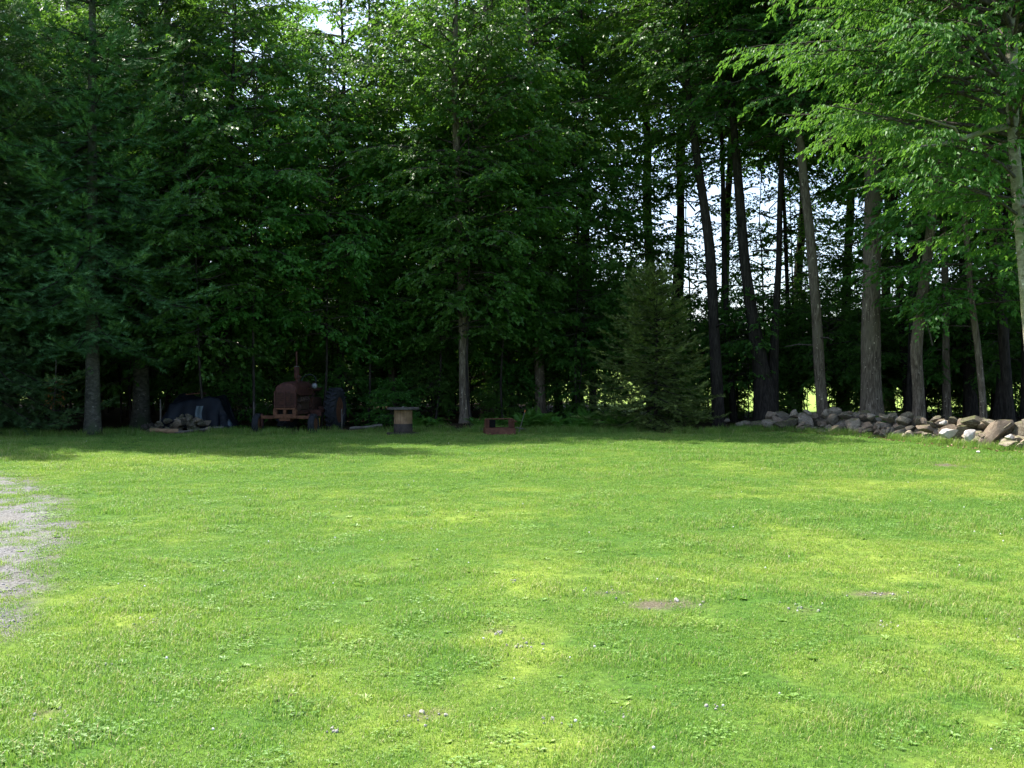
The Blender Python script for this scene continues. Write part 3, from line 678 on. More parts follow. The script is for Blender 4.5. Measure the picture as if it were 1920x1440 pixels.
# --- the birch at the right edge that hangs over the lawn
DF = 17.0
ax_px = [(1958, 905), (1946, 760), (1930, 600), (1919, 480), (1908, 380), (1898, 270), (1895, 200), (1893, 100), (1898, 0), (1904, -160), (1910, -320)]
base = P(1958, 902, DF); base[2] = float(ground_z(base[0], DF)) - .05
axw = np.array([P(a, b, DF) for a, b in ax_px]) - base; axw[0] = 0
bt = thing('birch_tree', 'leaning pale-barked tree hanging bright leaves over the right of the lawn', 'tree', base)
obj('trunk', trunk_mesh(axw, np.array([32, 28, 26, 25, 23, 21, 22, 20, 17, 13, 8]) / FPX * DF / 2, 'bark_pale', 16, 61, 1.4, [(3.1, math.pi, .3), (4.05, math.pi * .9, .25)]), bt)
rprof = lambda r: np.clip(0.42 + 1.25 * r, 0, 1.0) * np.clip((1.05 - r) * 1.9, .15, 1)
obj('crown', broadleaf(5, 3.7, 10.6, 4.9, 96, 0.105, 'birch', prof=rprof, tw=0.11, s2=0.22, nleaf=8, limb_el=(14, 50), axis=axw, az_bias=(math.pi * 1.02, 0.7), wl=0.5, bark='twig', leafdroop=(0.3, 1.15), spiky=.9), bt)
lp = [P(1896, 236, DF), P(1850, 246, DF - .2), P(1800, 262, DF - .4), P(1750, 274, DF - .5), P(1690, 279, DF - .7)]
m_ = MB(); m_.tube(np.array(lp) - base, [.055, .045, .036, .026, .012], 8)
m_.tube(np.array([P(1800, 262, DF - .4), P(1788, 240, DF - .6), P(1760, 232, DF - .8), P(1700, 212, DF - 1.2)]) - base, [.022, .02, .016, .006], 6)
m_.tube(np.array([P(1760, 360, DF), P(1700, 335, DF - .3), P(1650, 346, DF - .4), P(1590, 356, DF - .5)]) - base, [.014, .012, .01, .004], 6)
m_.build('limb', M['bark_pale'], bt, smooth=True)

# --- the young spruce
ys = thing('young_spruce_tree', 'small bushy olive-green spruce at the lawn edge left of the stone wall', 'spruce', (4.02, 30.1, float(ground_z(4.02, 30.1)) - .03))
p = wobble_path(4.9, 77, (0.02, 0), .02); obj('trunk', trunk_mesh(p, np.linspace(.06, .008, len(p)), D, 8, 3, 1.2), ys)
obj('crown', conifer(123, 4.8, 0.15, 2.15, 0.24, 8, 'small_spruce', shoot=0.12, bl_sp=0.055, sh_sp=0.042, power=.66, tip_up=.40, droop=.28, needle_w=.44, hang=.12, fan=.5, el0=2, lv=(.6, 1.12), t0=.08), ys)

# --- young beeches whose sprays hang before the older trunks
for i, (px, Y, s_, lab) in enumerate(((388, 29.9, 1.05, 'young beech hanging its sprays over the dark blue tarp'), (474, 30.6, 1.12, 'young beech between the tarp and the tractor'), (600, 31.9, 1.1, 'young beech directly behind the tractor exhaust'),
        (690, 32.6, 1.05, 'young beech with low sprays above the gap between tractor and spool'), (815, 32.8, 1.05, 'young beech with sprays just left of the straight grey trunk'), (945, 33.0, 1.05, 'young beech hanging sprays above the fire box'), (1085, 33.6, 1.05, 'young beech between the fern bed and the young spruce'), (884, 31.3, 1.22, 'young beech whose sprays cross the upper part of the straight grey trunk'), (340, 33.5, 1.3, 'young beech rising behind the tall spruces'))):
    x = (px - 960) / FPX * Y
    place_tree('beech_tree', lab, 'tree', x, Y, YOUNG[i % 2], shared_trunk(D, 20, 9.5, .038), None, s_, rs.uniform(0, 6.28), (rs.normal() * .03, rs.normal() * .03))
# --- the rest of the wood, in depth
def scatter(x0, x1, y0, y1, gap, n, seed, ok=None, taken=None):
    r = np.random.default_rng(seed); pts = list(taken or []); new = []
    for _ in range(n * 40):
        x = r.uniform(x0, x1); y = r.uniform(y0, y1)
        if ok and not ok(x, y): continue
        if all((x - a) ** 2 + (y - b) ** 2 > gap * gap for a, b in pts): pts.append((x, y)); new.append((x, y))
        if len(new) >= n: break
    return new
def behind(x, y):
    u = 960 + x / y * FPX
    for lim, w in ((60, 'at the left border of the photo'), (260, 'behind the tall spruces'), (450, 'behind the tarp'), (660, 'behind the tractor'), (800, 'behind the wooden spool'), (930, 'behind the straight grey trunk'), (1060, 'behind the fire box and ferns'), (1180, 'just left of the young spruce'), (9999, 'behind the young spruce')):
        if u < lim: return w.replace('behind', 'close behind' if y < 40 else 'far behind')
tk = [(o.location.x, o.location.y) for o in C.objects if o.parent is None and o.get('category') in ('tree', 'spruce')]
for i, (x, y) in enumerate(scatter(-34, 4.5, 34.5, 60, 3.8, 48, 5, ok=lambda x, y: not (x > .5 and y > 36), taken=tk)):
    H = rs.uniform(.85, 1.15)
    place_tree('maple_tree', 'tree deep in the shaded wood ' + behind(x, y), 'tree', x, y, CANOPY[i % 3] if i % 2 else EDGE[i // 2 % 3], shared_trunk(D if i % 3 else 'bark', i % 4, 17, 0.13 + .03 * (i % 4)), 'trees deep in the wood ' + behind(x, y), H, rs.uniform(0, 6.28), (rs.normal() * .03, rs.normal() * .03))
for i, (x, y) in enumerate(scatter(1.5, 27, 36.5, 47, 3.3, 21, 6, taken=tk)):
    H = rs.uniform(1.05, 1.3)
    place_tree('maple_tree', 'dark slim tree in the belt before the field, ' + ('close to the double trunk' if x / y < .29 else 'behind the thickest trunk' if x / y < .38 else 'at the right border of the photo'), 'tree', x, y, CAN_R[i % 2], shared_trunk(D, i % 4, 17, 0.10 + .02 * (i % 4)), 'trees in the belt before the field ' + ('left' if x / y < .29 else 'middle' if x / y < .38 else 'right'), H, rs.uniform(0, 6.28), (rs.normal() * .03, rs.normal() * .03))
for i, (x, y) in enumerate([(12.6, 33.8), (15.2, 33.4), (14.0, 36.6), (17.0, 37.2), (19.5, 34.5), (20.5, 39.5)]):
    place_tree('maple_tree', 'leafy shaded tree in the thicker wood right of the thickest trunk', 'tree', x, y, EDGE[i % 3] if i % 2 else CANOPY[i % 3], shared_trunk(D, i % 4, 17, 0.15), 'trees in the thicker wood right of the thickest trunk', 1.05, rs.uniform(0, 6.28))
for i, (x, y) in enumerate([(4.6, 36.5), (6.6, 38.5), (8.9, 37.0), (10.4, 40.0), (12.2, 36.2), (11.6, 43), (13.4, 40.5)]):
    place_tree('sapling', 'tall thin sparse sapling against the bright sky behind the wall', 'sapling', x, y, MID[i % 2], shared_trunk(D, 30, 9.2, .045), 'tall thin saplings against the sky behind the wall', rs.uniform(.85, 1.1), rs.uniform(0, 6.28))
for i, (x, y) in enumerate([(-22, 25), (-25, 30), (-21, 29.5), (-28, 25), (-24.5, 21), (14.5, 21), (15.5, 26), (18, 24), (13.6, 24.6), (17, 30), (20, 27)]):
    place_tree('maple_tree', 'tree beyond the side edge of the photo', 'tree', x, y, EDGE[i % 3] if x < 0 else CANOPY[i % 3], shared_trunk('bark', i % 4, 17, 0.16), 'trees beyond the side edges', 1.0, rs.uniform(0, 6.28))
for i, (x, y) in enumerate(scatter(-21, 4.2, 32.5, 50, 1.6, 72, 7, ok=lambda x, y: not (-9 < x < -2 and y < 33.5))):
    place_tree('sapling', 'leafy sapling in the dark understorey ' + behind(x, y), 'sapling', x, y, SAPLING[i % 3], shared_trunk(D, 10 + i % 2, 4.6, .03), 'saplings in the understorey ' + behind(x, y), rs.uniform(.75, 1.45), rs.uniform(0, 6.28), (rs.normal() * .06, rs.normal() * .06))
for i, (x, y) in enumerate(scatter(5.2, 25, 34, 46, 1.15, 95, 8)):
    low = i % 3 == 0; w = next(t_ for l_, t_ in ((.235, 'just right of the young spruce'), (.275, 'around the double trunk'), (.305, 'left of the left-leaning trunk'), (.335, 'left of the thickest trunk'), (.385, 'right of the thickest trunk'), (.43, 'right of the knee-shaped trunk'), (9, 'behind the wall slab and boulder')) if x / y < l_)
    place_tree('shrub' if low else 'sapling', ('low leafy shrub before the field behind the wall, ' if low else 'thin-stemmed leafy sapling before the field behind the wall, ') + w, 'shrub' if low else 'sapling', x, y, SHRUB[i % 2] if low else RSAP[i % 2], shared_trunk(D, 12, 1.9, .018) if low else shared_trunk(D, 13, 3.6, .022), ('shrubs' if low else 'saplings') + ' behind the stone wall ' + w, rs.uniform(.5, .9) if low else rs.uniform(.8, 1.15) * (1.35 if i % 11 == 0 else 1), rs.uniform(0, 6.28))
for i, (x, y) in enumerate(scatter(-30, 1, 46, 62, 1.7, 50, 9)):
    place_tree('shrub', 'leafy shrub at the far side of the wood ' + behind(x, y), 'shrub', x, y, SHRUB[i % 2], shared_trunk(D, 12, 1.9, .018), 'shrubs at the far side of the wood ' + behind(x, y), rs.uniform(.9, 1.5), rs.uniform(0, 6.28))
for i, (x, y) in enumerate([(-3.6, 32.5), (-2.6, 33.4), (-6.6, 32.8), (-8.0, 31.5), (-0.4, 33.5), (1.2, 35), (2.6, 33.6), (-5.2, 33.4), (-9.4, 32.2), (5.2, 33.6)]):
    place_tree('shrub', 'shaded leafy bush at the foot of the wood ' + behind(x, y), 'shrub', x, y, SHRUB[i % 2], shared_trunk(D, 12, 1.9, .018), 'bushes at the wood edge ' + behind(x, y), rs.uniform(.6, 1.0), rs.uniform(0, 6.28))

# ------------------------------------------------------------------ dry stone wall
def stone_mesh(seed, mt, sub=3, cuts=13, slab=0.0):
    rng = np.random.default_rng(seed); bm = bmesh.new(); bmesh.ops.create_icosphere(bm, subdivisions=sub, radius=1.0)
    v = np.array([x.co[:] for x in bm.verts]); f = np.array([[x.index for x in fc.verts] for fc in bm.faces]); bm.free()
    for k in range(cuts):
        n = nrm(rng.normal(size=3)); d = rng.uniform(.42, .8)
        ex = np.maximum(0, v @ n - d); v = v - ex[:, None] * n * 0.93
    if slab: v[:, 2] = np.clip(v[:, 2], -slab, slab) * (1 / max(slab, .3)) * .6 + v[:, 2] * .1
    nz = np.stack([fbm(v[:, 0] * 2.3 + 5, v[:, 1] * 2.3 + v[:, 2] * 1.7, seed + j, 4) - .5 for j in range(3)], -1)
    v = v + nz * 0.13
    v = v / np.abs(v).max(0)
    me = mesh_np('stone', v, [f], [M[mt]], smooth=True); me.set_sharp_from_angle(angle=R(28)); return me
ST = {k: [stone_mesh(sd + i * 3, k) for i in range(n)] for k, sd, n in (('stone', 1, 8), ('stone_dark', 51, 4), ('stone_white', 81, 4), ('stone_tan', 111, 5))}
seg = np.concatenate([[0], np.cumsum(np.linalg.norm(np.diff(WALL, axis=0), axis=1))])
def wall_pt(s): return np.array([np.interp(s, seg, WALL[:, 0]), np.interp(s, seg, WALL[:, 1])])
w0 = wall_pt(seg[-1] * .5)
wall = thing('stone_wall', 'low tumbled dry stone wall of grey fieldstones along the right edge of the lawn', 'stone wall', (w0[0], w0[1], 0))
def stone(kind, k, c, dim, rot):
    c = np.asarray(c, float)
    return obj('stone', ST[kind][k % len(ST[kind])], wall, c - np.array([w0[0], w0[1], 0]), rot, [d / 2 for d in dim])
rw = np.random.default_rng(17)
kinds = ['stone'] * 5 + ['stone_dark'] * 2 + ['stone_tan'] * 3
s = 0.2
while s < seg[-1]:
    p = wall_pt(s); tdir = nrm(wall_pt(min(s + .3, seg[-1])) - wall_pt(max(0, s - .3))); nd_ = np.array([-tdir[1], tdir[0]]); fade = np.clip((seg[-1] - s) / 1.6, .25, 1)
    ang = math.atan2(tdir[1], tdir[0])
    top = (0.58 + 0.22 * (vnoise(np.array(s * 1.1), np.array(0.), 4) - .5)) * fade
    for row, (off, zc, sz) in enumerate(((-.62, .09, .8), (-.30, .17, 1.0), (-.12, .40, .95), (.2, .22, 1.1), (.15, .50, .85), (.55, .12, .9))):
        if rw.random() < .14 or (zc > .3 and zc > top + .05): continue
        L = rw.uniform(.30, .68) * sz; 
        q = p + nd_ * -1 * (off if True else 0) * -1 + nd_ * rw.normal() * .07 + tdir * rw.normal() * .12
        stone(kinds[rw.integers(len(kinds))], int(rw.integers(99)), (q[0], q[1], min(zc, top) + rw.normal() * .03), (L, L * rw.uniform(.6, .9), L * rw.uniform(.38, .7)), (rw.normal() * .3, rw.normal() * .3, ang + rw.normal() * .5))
    s += rw.uniform(.25, .36)
for k in range(150):
    s = rw.uniform(.2, seg[-1]); p = wall_pt(s) + np.array([-rw.uniform(-.2, .75), -rw.uniform(-.1, .4)]); L = rw.uniform(.10, .26)
    stone(kinds[rw.integers(len(kinds))], int(rw.integers(99)), (p[0], p[1], rw.uniform(.02, .25)), (L, L * .8, L * .6), (rw.normal() * .4, rw.normal() * .4, rw.random() * 6))
# the stones one can pick out, each at its own place
def at(px, py, Y, wpx, hpx, kind, k, tilt=0.0, deep=.8, rz=0.0):
    c = P(px, py, Y); sc_ = Y / FPX; w = wpx * sc_
    return stone(kind, k, c, (w, w * deep, hpx * sc_), (0, -tilt, rz))
t_ = at(1872, 808, 22.9, 88, 36, 'stone_tan', 2, .82, .5); t_['label'] = 'large tan slab standing tilted to the right'
t_ = at(1831, 794, 24.0, 62, 30, 'stone_dark', 1, -.05, .8); t_['label'] = 'big dark grey lichened boulder on top'
at(1778, 811, 23.8, 36, 22, 'stone_white', 0, .35); at(1817, 815, 23.2, 24, 26, 'stone_white', 1, -.4); at(1849, 816, 23.0, 28, 19, 'stone_tan', 3, .1)  # pale wall stones, with blown sun highlights put into their white
at(1895, 820, 22.3, 24, 13, 'stone_white', 2, -.1); at(1917, 800, 22.9, 26, 12, 'stone_white', 3, .1); at(1737, 804, 24.9, 36, 17, 'stone_tan', 2, -.1)
at(1693, 802, 26.6, 30, 15, 'stone', 4, -.05); at(1664, 799, 27.8, 25, 19, 'stone_dark', 2, .4); at(1673, 811, 26.9, 34, 15, 'stone', 1, .5)
at(1766, 791, 25.3, 24, 14, 'stone_tan', 4, 0); at(1768, 793, 24.6, 17, 9, 'stone_white', 1, .3); at(1800, 797, 24.2, 14, 10, 'stone_tan', 1)
at(1590, 794, 29.4, 66, 22, 'stone', 2, .62, .6); at(1614, 800, 28.8, 60, 15, 'stone', 5, .35, .6); at(1552, 792, 29.6, 28, 30, 'stone', 6, -.7); at(1551, 777, 29.6, 14, 13, 'stone', 3, .3)
at(1536, 812, 29.0, 34, 15, 'stone', 7, .1); at(1640, 788, 29.2, 26, 12, 'stone', 0, .1); at(1519, 786, 30.3, 18, 12, 'stone_white', 2, -.2); at(1418, 803, 30.6, 26, 16, 'stone_tan', 1, .2)
at(1362, 789, 31.9, 13, 9, 'stone', 2, .2); at(1440, 795, 31.2, 40, 20, 'stone_dark', 0, .1); at(1480, 800, 30.5, 40, 20, 'stone_dark', 3, -.1)
at(1688, 822, 26.0, 30, 10, 'stone', 3, .1); at(1713, 822, 25.6, 18, 11, 'stone', 5, .3); at(1795, 826, 24.4, 28, 12, 'stone', 6, .5); at(1890, 832, 21.9, 44, 9, 'stone', 1, .2); at(1916, 834, 21.6, 18, 12, 'stone', 4, 0)
at(1812, 826, 23.6, 26, 8, 'stone', 7, .3); at(1725, 786, 26.6, 9, 8, 'stone', 3, .1); at(1748, 797, 25.4, 26, 12, 'stone_dark', 1, -.5)

# ------------------------------------------------------------------ rusty tractor
TX, TY = G(541, 812)[0], 28.7
tr = thing('tractor', 'rusty red vintage tractor with a tall exhaust, parked facing the lawn under the trees', 'tractor', (TX, TY, float(ground_z(TX, TY)) - .03), (0, 0, R(-8)))
# nose: rounded hood seen from the front
def hood_section(w, h0, h1, n=16, rr=.24):
    pts = [(-w, h0)]
    for a in np.linspace(math.pi, 0, n): pts.append((math.cos(a) * w * .0 + (w if a < math.pi / 2 else -w) * 1 - math.copysign(rr, math.cos(a)) + rr * math.cos(a), h1 - rr * .8 + rr * .8 * math.sin(a)))
    pts.append((w, h0)); return pts
def loft(name, secs, mat_, parent, smooth='auto'):
    mb = MB(); n = len(secs[0][1]); v = []
    for y, pts in secs: v += [(x, y, z) for x, z in pts]
    f = [(k * n + j, k * n + (j + 1) % n, (k + 1) * n + (j + 1) % n, (k + 1) * n + j) for k in range(len(secs) - 1) for j in range(n)]
    f += [tuple(range(n))[::-1], tuple(range((len(secs) - 1) * n, len(secs) * n))]
    return mb.add(v, f).build(name, mat_, parent, smooth=smooth)
loft('hood', [(-.02, hood_section(.27, 1.14, 1.33)), (.02, hood_section(.30, 1.10, 1.38)), (.3, hood_section(.31, 1.06, 1.42)), (1.0, hood_section(.29, 1.04, 1.44)), (1.55, hood_section(.25, 1.06, 1.42)), (1.6, hood_section(.22, 1.1, 1.38))], M['rust'], tr)
mb = MB(); mb.box((0, .02, .94), (.60, .10, .42)); gr_ = mb.build('grille', M['rust_dark'], tr, .015)
for k in range(7): MB().box((0, -.04, .76 + k * .06), (.52, .02, .018)).build('slat', M['rust'], gr_)
MB().box((0, -.045, .94), (.03, .03, .44)).build('centre_bar', M['rust'], gr_)
for sx in (-1, 1): MB().box((sx * .285, -.035, .95), (.035, .05, .44)).build('side_rail', M['rust'], gr_)
# lower pan with two openings
mb = MB()
mb.box((0, -.02, .50), (.66, .16, .10), taper=.95); mb.box((0, -.02, .70), (.60, .14, .05)); mb.box((-.27, -.02, .615), (.10, .14, .13)); mb.box((.27, -.02, .615), (.10, .14, .13)); mb.box((0, -.02, .615), (.08, .14, .13)); mb.box((0, .045, .615), (.5, .01, .13))
pan = mb.build('radiator_pan', M['rust_light'], tr, .008)
for sx in (-1, 1): MB().box((sx * .13, .03, .615), (.17, .01, .12)).build('opening', M['hole'], pan)
# engine, frame and gearbox
mb = MB(); mb.box((0, .85, .86), (.36, 1.1, .42)); mb.box((0, .8, .62), (.28, 1.5, .12)); mb.box((.22, .75, .92), (.10, .7, .12))
for k in range(4): mb.tube([(.2, .5 + k * .2, 1.02), (.27, .5 + k * .2, .98), (.28, .5 + k * .2, .9)], .03, 8)
mb.lathe([(.001, 0), (.10, 0), (.10, .16), (.001, .16)], 16, 'Y', (.2, .35, .72)); mb.build('engine', M['engine'], tr, .01)
mb = MB()
for sx in (-1, 1): mb.box((sx * .24, .7, .58), (.07, 1.5, .10))
mb.box((0, 2.0, .74), (.46, .8, .46)); mb.lathe([(.001, 0), (.2, 0), (.2, .5), (.001, .5)], 18, 'Y', (0, 1.5, .74)); mb.build('chassis', M['rust_dark'], tr, .012)
# front axle
mb = MB(); mb.box((0, 0, .47), (1.36, .12, .085)); mb.box((0, .02, .42), (.3, .2, .1)); mb.tube([(-.3, .08, .46), (0, .5, .5)], .03); mb.tube([(.3, .08, .46), (0, .5, .5)], .03)
ax_ = mb.build('front_axle', M['rust_light'], tr, .01)
for sx in (-1, 1): MB().tube([(sx * .66, 0, .24), (sx * .67, 0, .40), (sx * .66, 0, .56)], [.035, .04, .035], 10).build('kingpin', M['rust'], ax_)
def wheel(name, x, y, r, w, lug):
    e = obj(name, None, tr, (x, y, r))
    ri = r * .62
    mb = MB(); mb.lathe([(ri, -w * .36), (ri + .03, -w * .46), (r * .86, -w * .5), (r * .96, -w * .4), (r, -w * .2), (r, w * .2), (r * .96, w * .4), (r * .86, w * .5), (ri + .03, w * .46), (ri, w * .36), (ri, -w * .36)], 36, 'X')
    if lug:
        for k in range(22):
            a = k * 2 * math.pi / 22
            for sx in (-1, 1):
                aa = a + (.07 if sx > 0 else -.07)
                c = np.array([sx * w * .24, math.cos(aa) * (r + .012), math.sin(aa) * (r + .012)])
                x_, y_, z_ = .5 * w * .52, .022, .03
                v = np.array([[i, j, l] for i in (-x_, x_) for j in (-y_, y_) for l in (-z_, z_)])
                v = v @ np.array(Matrix.Rotation(sx * .6, 3, 'Z')).T; v = v @ np.array(Matrix.Rotation(aa - math.pi / 2, 3, 'X')).T
                mb.add(v + c, [(0, 1, 3, 2), (4, 6, 7, 5), (0, 4, 5, 1), (2, 3, 7, 6), (0, 2, 6, 4), (1, 5, 7, 3)])
    else:
        for dx in (-.25, 0, .25): mb.lathe([(r, -w * .04 + dx * w), (r + .014, 0 + dx * w), (r, w * .04 + dx * w)], 36, 'X')
    mb.build('tyre', M['tyre'], e, smooth='auto')
    mb = MB(); mb.lathe([(ri + .005, -w * .34), (ri - .03, -w * .25), (ri * .8, -w * .08), (ri * .3, 0), (ri * .28, -w * .3), (.001, -w * .32)], 30, 'X'); mb.lathe([(ri + .005, w * .34), (ri - .03, w * .25), (ri * .8, w * .06), (ri * .3, .02), (ri * .28, w * .3), (.001, w * .32)], 30, 'X')
    for k in range(6): mb.box((0, math.cos(k * 1.047) * ri * .55, math.sin(k * 1.047) * ri * .55), (w * .3, .05, .05))
    mb.build('rim', M['rust_light'], e, smooth='auto')
wheel('front_wheel', -.78, 0, .28, .17, False); wheel('front_wheel', .78, 0, .28, .17, False)
wheel('rear_wheel', -.72, 2.15, .60, .32, True); wheel('rear_wheel', .72, 2.15, .60, .32, True)
MB().lathe([(.001, -.7), (.09, -.7), (.09, .7), (.001, .7)], 16, 'X', (0, 2.15, .62)).build('rear_axle', M['rust_dark'], tr, smooth='auto')
mb = MB(); mb.tube([(.12, .55, 1.30), (.12, .55, 1.50)], .035, 12); mb.tube([(.12, .55, 1.50), (.12, .55, 1.54), (.12, .55, 1.82), (.12, .55, 1.85)], [.05, .075, .075, .04], 14); mb.tube([(.12, .55, 1.85), (.12, .55, 2.25)], .024, 12)
mb.build('exhaust', M['rust'], tr, smooth='auto')
MB().lathe([(.026, 0), (.082, .004), (.084, .012), (.03, .02)], 16, 'Z', (.12, .55, 1.83)).build('muffler_cap', M['metal'], tr)
mb = MB(); mb.tube([(.27, .30, 1.42), (.27, .30, 1.52)], .035, 10); mb.lathe([(.02, 0), (.07, .01), (.07, .05), (.02, .08)], 16, 'Z', (.27, .30, 1.52)); mb.build('air_cleaner', M['rust_dark'], tr, smooth='auto')
hl = MB().lathe([(.001, .12), (.05, .1), (.085, .03), (.09, 0)], 20, 'Y', (.47, 1.0, 1.30)).build('headlight', M['rust'], tr, smooth='auto')
MB().lathe([(.085, -.004), (.05, -.02), (.001, -.026)], 20, 'Y', (.47, 1.0, 1.30)).build('lens', M['chrome'], hl, smooth=True)
MB().tube([(.47, 1.03, 1.28), (.40, 1.03, 1.24), (.24, 1.03, 1.22)], .014, 8).build('headlight_bracket', M['rust_dark'], tr)
st_ = MB().tube([(0, 1.45, 1.2), (0, 1.9, 1.42)], .022, 8).build('steering_column', M['rust_dark'], tr)
a = np.linspace(0, 2 * math.pi, 25); MB().tube(np.stack([.22 * np.cos(a), 1.9 + .10 * np.sin(a), 1.42 + .2 * np.sin(a)], -1), .014, 8).build('steering_wheel', M['tyre'], tr, smooth=True)
mb = MB(); mb.lathe([(.001, 0), (.16, .01), (.22, .06), (.24, .12)], 20, 'Z', (0, 2.45, 1.12)); mb.tube([(0, 2.1, .95), (0, 2.3, 1.0), (0, 2.45, 1.12)], .03, 8); mb.build('seat', M['rust_dark'], tr, smooth='auto')
mb = MB(); mb.box((.50, 1.5, .60), (.10, 1.0, .08)); mb.box((.50, 1.05, .54), (.3, .08, .16)); mb.build('footboard', M['rust'], tr, .008)
MB().box((.56, .92, .30), (.16, .10, .22)).build('tool_bracket', M['yellow'], tr, .01)

# ------------------------------------------------------------------ cable spool used as a table
g_ = G(757, 814); sx0, sy0 = g_[0], 28.4; z0 = float(ground_z(sx0, sy0))
spl = thing('cable_spool', 'weathered wooden cable spool standing on end like a table', 'spool', (sx0, sy0, z0))
def disc(name, z, r, th, nb, parent, mt, wob):
    e = obj(name, None, parent, (0, 0, z))
    for k in range(nb):
        a = -r + 2 * r * k / nb + .004; b = -r + 2 * r * (k + 1) / nb - .004; xs = np.linspace(a, b, 4)
        pts = [(x, -math.sqrt(max(0, r * r - x * x)) - .001) for x in xs] + [(x, math.sqrt(max(0, r * r - x * x)) + .001) for x in xs[::-1]]
        v = [(x, y, 0) for x, y in pts] + [(x, y, th) for x, y in pts]; n = len(pts)
        f = [tuple(range(n))[::-1], tuple(range(n, 2 * n))] + [(i, (i + 1) % n, n + (i + 1) % n, n + i) for i in range(n)]
        MB().add(v, f).build('board', mt, e, .004, loc=(0, 0, wob * math.sin(k * 2.7)))
    return e
disc('bottom_disc', .0, .44, .045, 7, spl, M['wood_dark'], .003)
disc('top_disc', .665, .43, .05, 7, spl, M['wood_grey'], .004)
dr_ = obj('drum', None, spl, (0, 0, .045))
for k in range(18):
    a0 = k * 2 * math.pi / 18; a1 = (k + 1) * 2 * math.pi / 18 - .03; r0, r1 = .215, .245
    v = [(r * math.cos(t), r * math.sin(t), z) for z in (0, .60) for t in (a0, a1) for r in (r0, r1)]
    MB().add(v, [(0, 1, 3, 2), (4, 6, 7, 5), (0, 4, 5, 1), (2, 3, 7, 6), (1, 5, 7, 3), (0, 2, 6, 4)]).build('stave', M['wood'], dr_, .003)
MB().lathe([(.248, .0), (.252, .01), (.252, .20), (.248, .24)], 40, 'Z').build('dark_wrap', M['wood_dark'], dr_, smooth='auto')  # darker band round the lower part of the drum
MB().lathe([(.001, .0), (.03, 0), (.03, .02), (.001, .02)], 12, 'Z', (0, 0, .722)).build('bolt', M['metal'], spl)

# ------------------------------------------------------------------ rusty steel fire box
g_ = G(936, 816); fx0, fy0 = g_[0], 28.3; z0 = float(ground_z(fx0, fy0))
fb = thing('fire_box', 'rusty square steel fire box with raised sides and a cooking bar', 'fire pit', (fx0, fy0, z0), (0, 0, R(7)))
for nm, c, d in (('front_plate', (0, -.30, .085), (.80, .012, .17)), ('back_plate', (0, .30, .085), (.80, .012, .17))): MB().box(c, d).build(nm, M['box_rust'], fb, .003)
for sx in (-1, 1): MB().box((sx * .394, 0, .085), (.012, .588, .17)).build('side_plate', M['rust_light'], fb, .003)
MB().box((0, 0, .012), (.77, .58, .01)).build('floor_plate', M['hole'], fb)
for sx in (-1, 1):
    MB().box((sx * .32, .12, .28), (.13, .012, .23)).build('upright', M['box_rust'], fb, .003)
    MB().box((sx * .38, -.02, .28), (.012, .3, .23)).build('upright_side', M['rust_light'], fb, .003)
MB().box((-.17, .20, .27), (.18, .012, .20)).build('dark_gap', M['hole'], fb, .003)  # black plate standing in for the dark hole beside the left upright
gt = obj('cooking_grate', None, fb)
MB().tube([(-.37, .12, .40), (.36, .12, .405)], .012, 8).build('bar', M['rust_light'], gt)
for k in range(8): MB().tube([(-.32 + k * .09, .12, .402), (-.32 + k * .09, -.10, .402)], .006, 6).build('rod', M['metal'], gt)
MB().tube([(-.37, -.10, .40), (.36, -.10, .405)], .009, 8).build('bar', M['rust_light'], gt)
MB().tube([(.30, .0, .33), (.40, -.02, .34), (.45, -.06, .33)], .02, 8).build('handle', M['rust_light'], fb)
b0 = np.array([fx0 + .52, fy0 + .55, 0.0])
pk = thing('poker', 'thin leaning stick with an orange tip behind the fire box', 'stick', (b0[0], b0[1], float(ground_z(b0[0], b0[1]))))
MB().tube([(0, 0, 0), (.08, .05, .28), (.16, .08, .56)], [.012, .010, .009], 7).build('shaft', M['dead_stick'], pk); MB().tube([(.16, .08, .56), (.175, .085, .62)], [.014, .012], 7).build('tip', M['orange'], pk)

# ------------------------------------------------------------------ tarp-covered stack, its rubble and small leftovers under the spruces
tx, ty = P(368, 790, 30.0)[0], 30.2; z0 = float(ground_z(tx, ty))
tp = thing('tarped_stack', 'dark blue tarp draped over a stack in the shade left of the tractor', 'tarp', (tx, ty, z0), (0, 0, R(5)))
n1, n2 = 46, 46; U, W_ = np.meshgrid(np.linspace(-1, 1, n1), np.linspace(-1, 1, n2)); ex = np.maximum(np.abs(U), np.abs(W_))
hx, hy, hz = 0.66, .5, .92
inx = np.clip(U * 1.75, -1, 1) * hx; iny = np.clip(W_ * 1.75, -1, 1) * hy
drop = np.clip((ex - .571) / .429, 0, 1); fl = 0.30 * drop * (0.6 + .8 * fbm(U * 3, W_ * 3, 12, 3))
outd = np.stack([np.where(np.abs(U) >= np.abs(W_), np.sign(U), U / np.maximum(np.abs(W_), .01) * .3), np.where(np.abs(W_) >= np.abs(U), np.sign(W_), W_ / np.maximum(np.abs(U), .01) * .3)], -1)
ang_ = np.arctan2(W_, U); fold = .05 * drop * np.sin(ang_ * 17 + 3 * fbm(U * 2, W_ * 2, 2))
Z = hz * (1 - drop * .86) + .55 * (fbm(U * 1.6 + 3, W_ * 1.6, 6, 3) - .5) * (1 - drop * .8)
X = inx + outd[..., 0] * (fl + fold); Yq = iny + outd[..., 1] * (fl + fold)
ix = np.arange(n1 * n2).reshape(n2, n1); q = np.stack([ix[:-1, :-1], ix[:-1, 1:], ix[1:, 1:], ix[1:, :-1]], -1).reshape(-1, 4)
tm = mesh_np('cover', np.stack([X, Yq, Z], -1).reshape(-1, 3), [q], [M['tarp']], smooth=True); obj('cover', tm, tp)
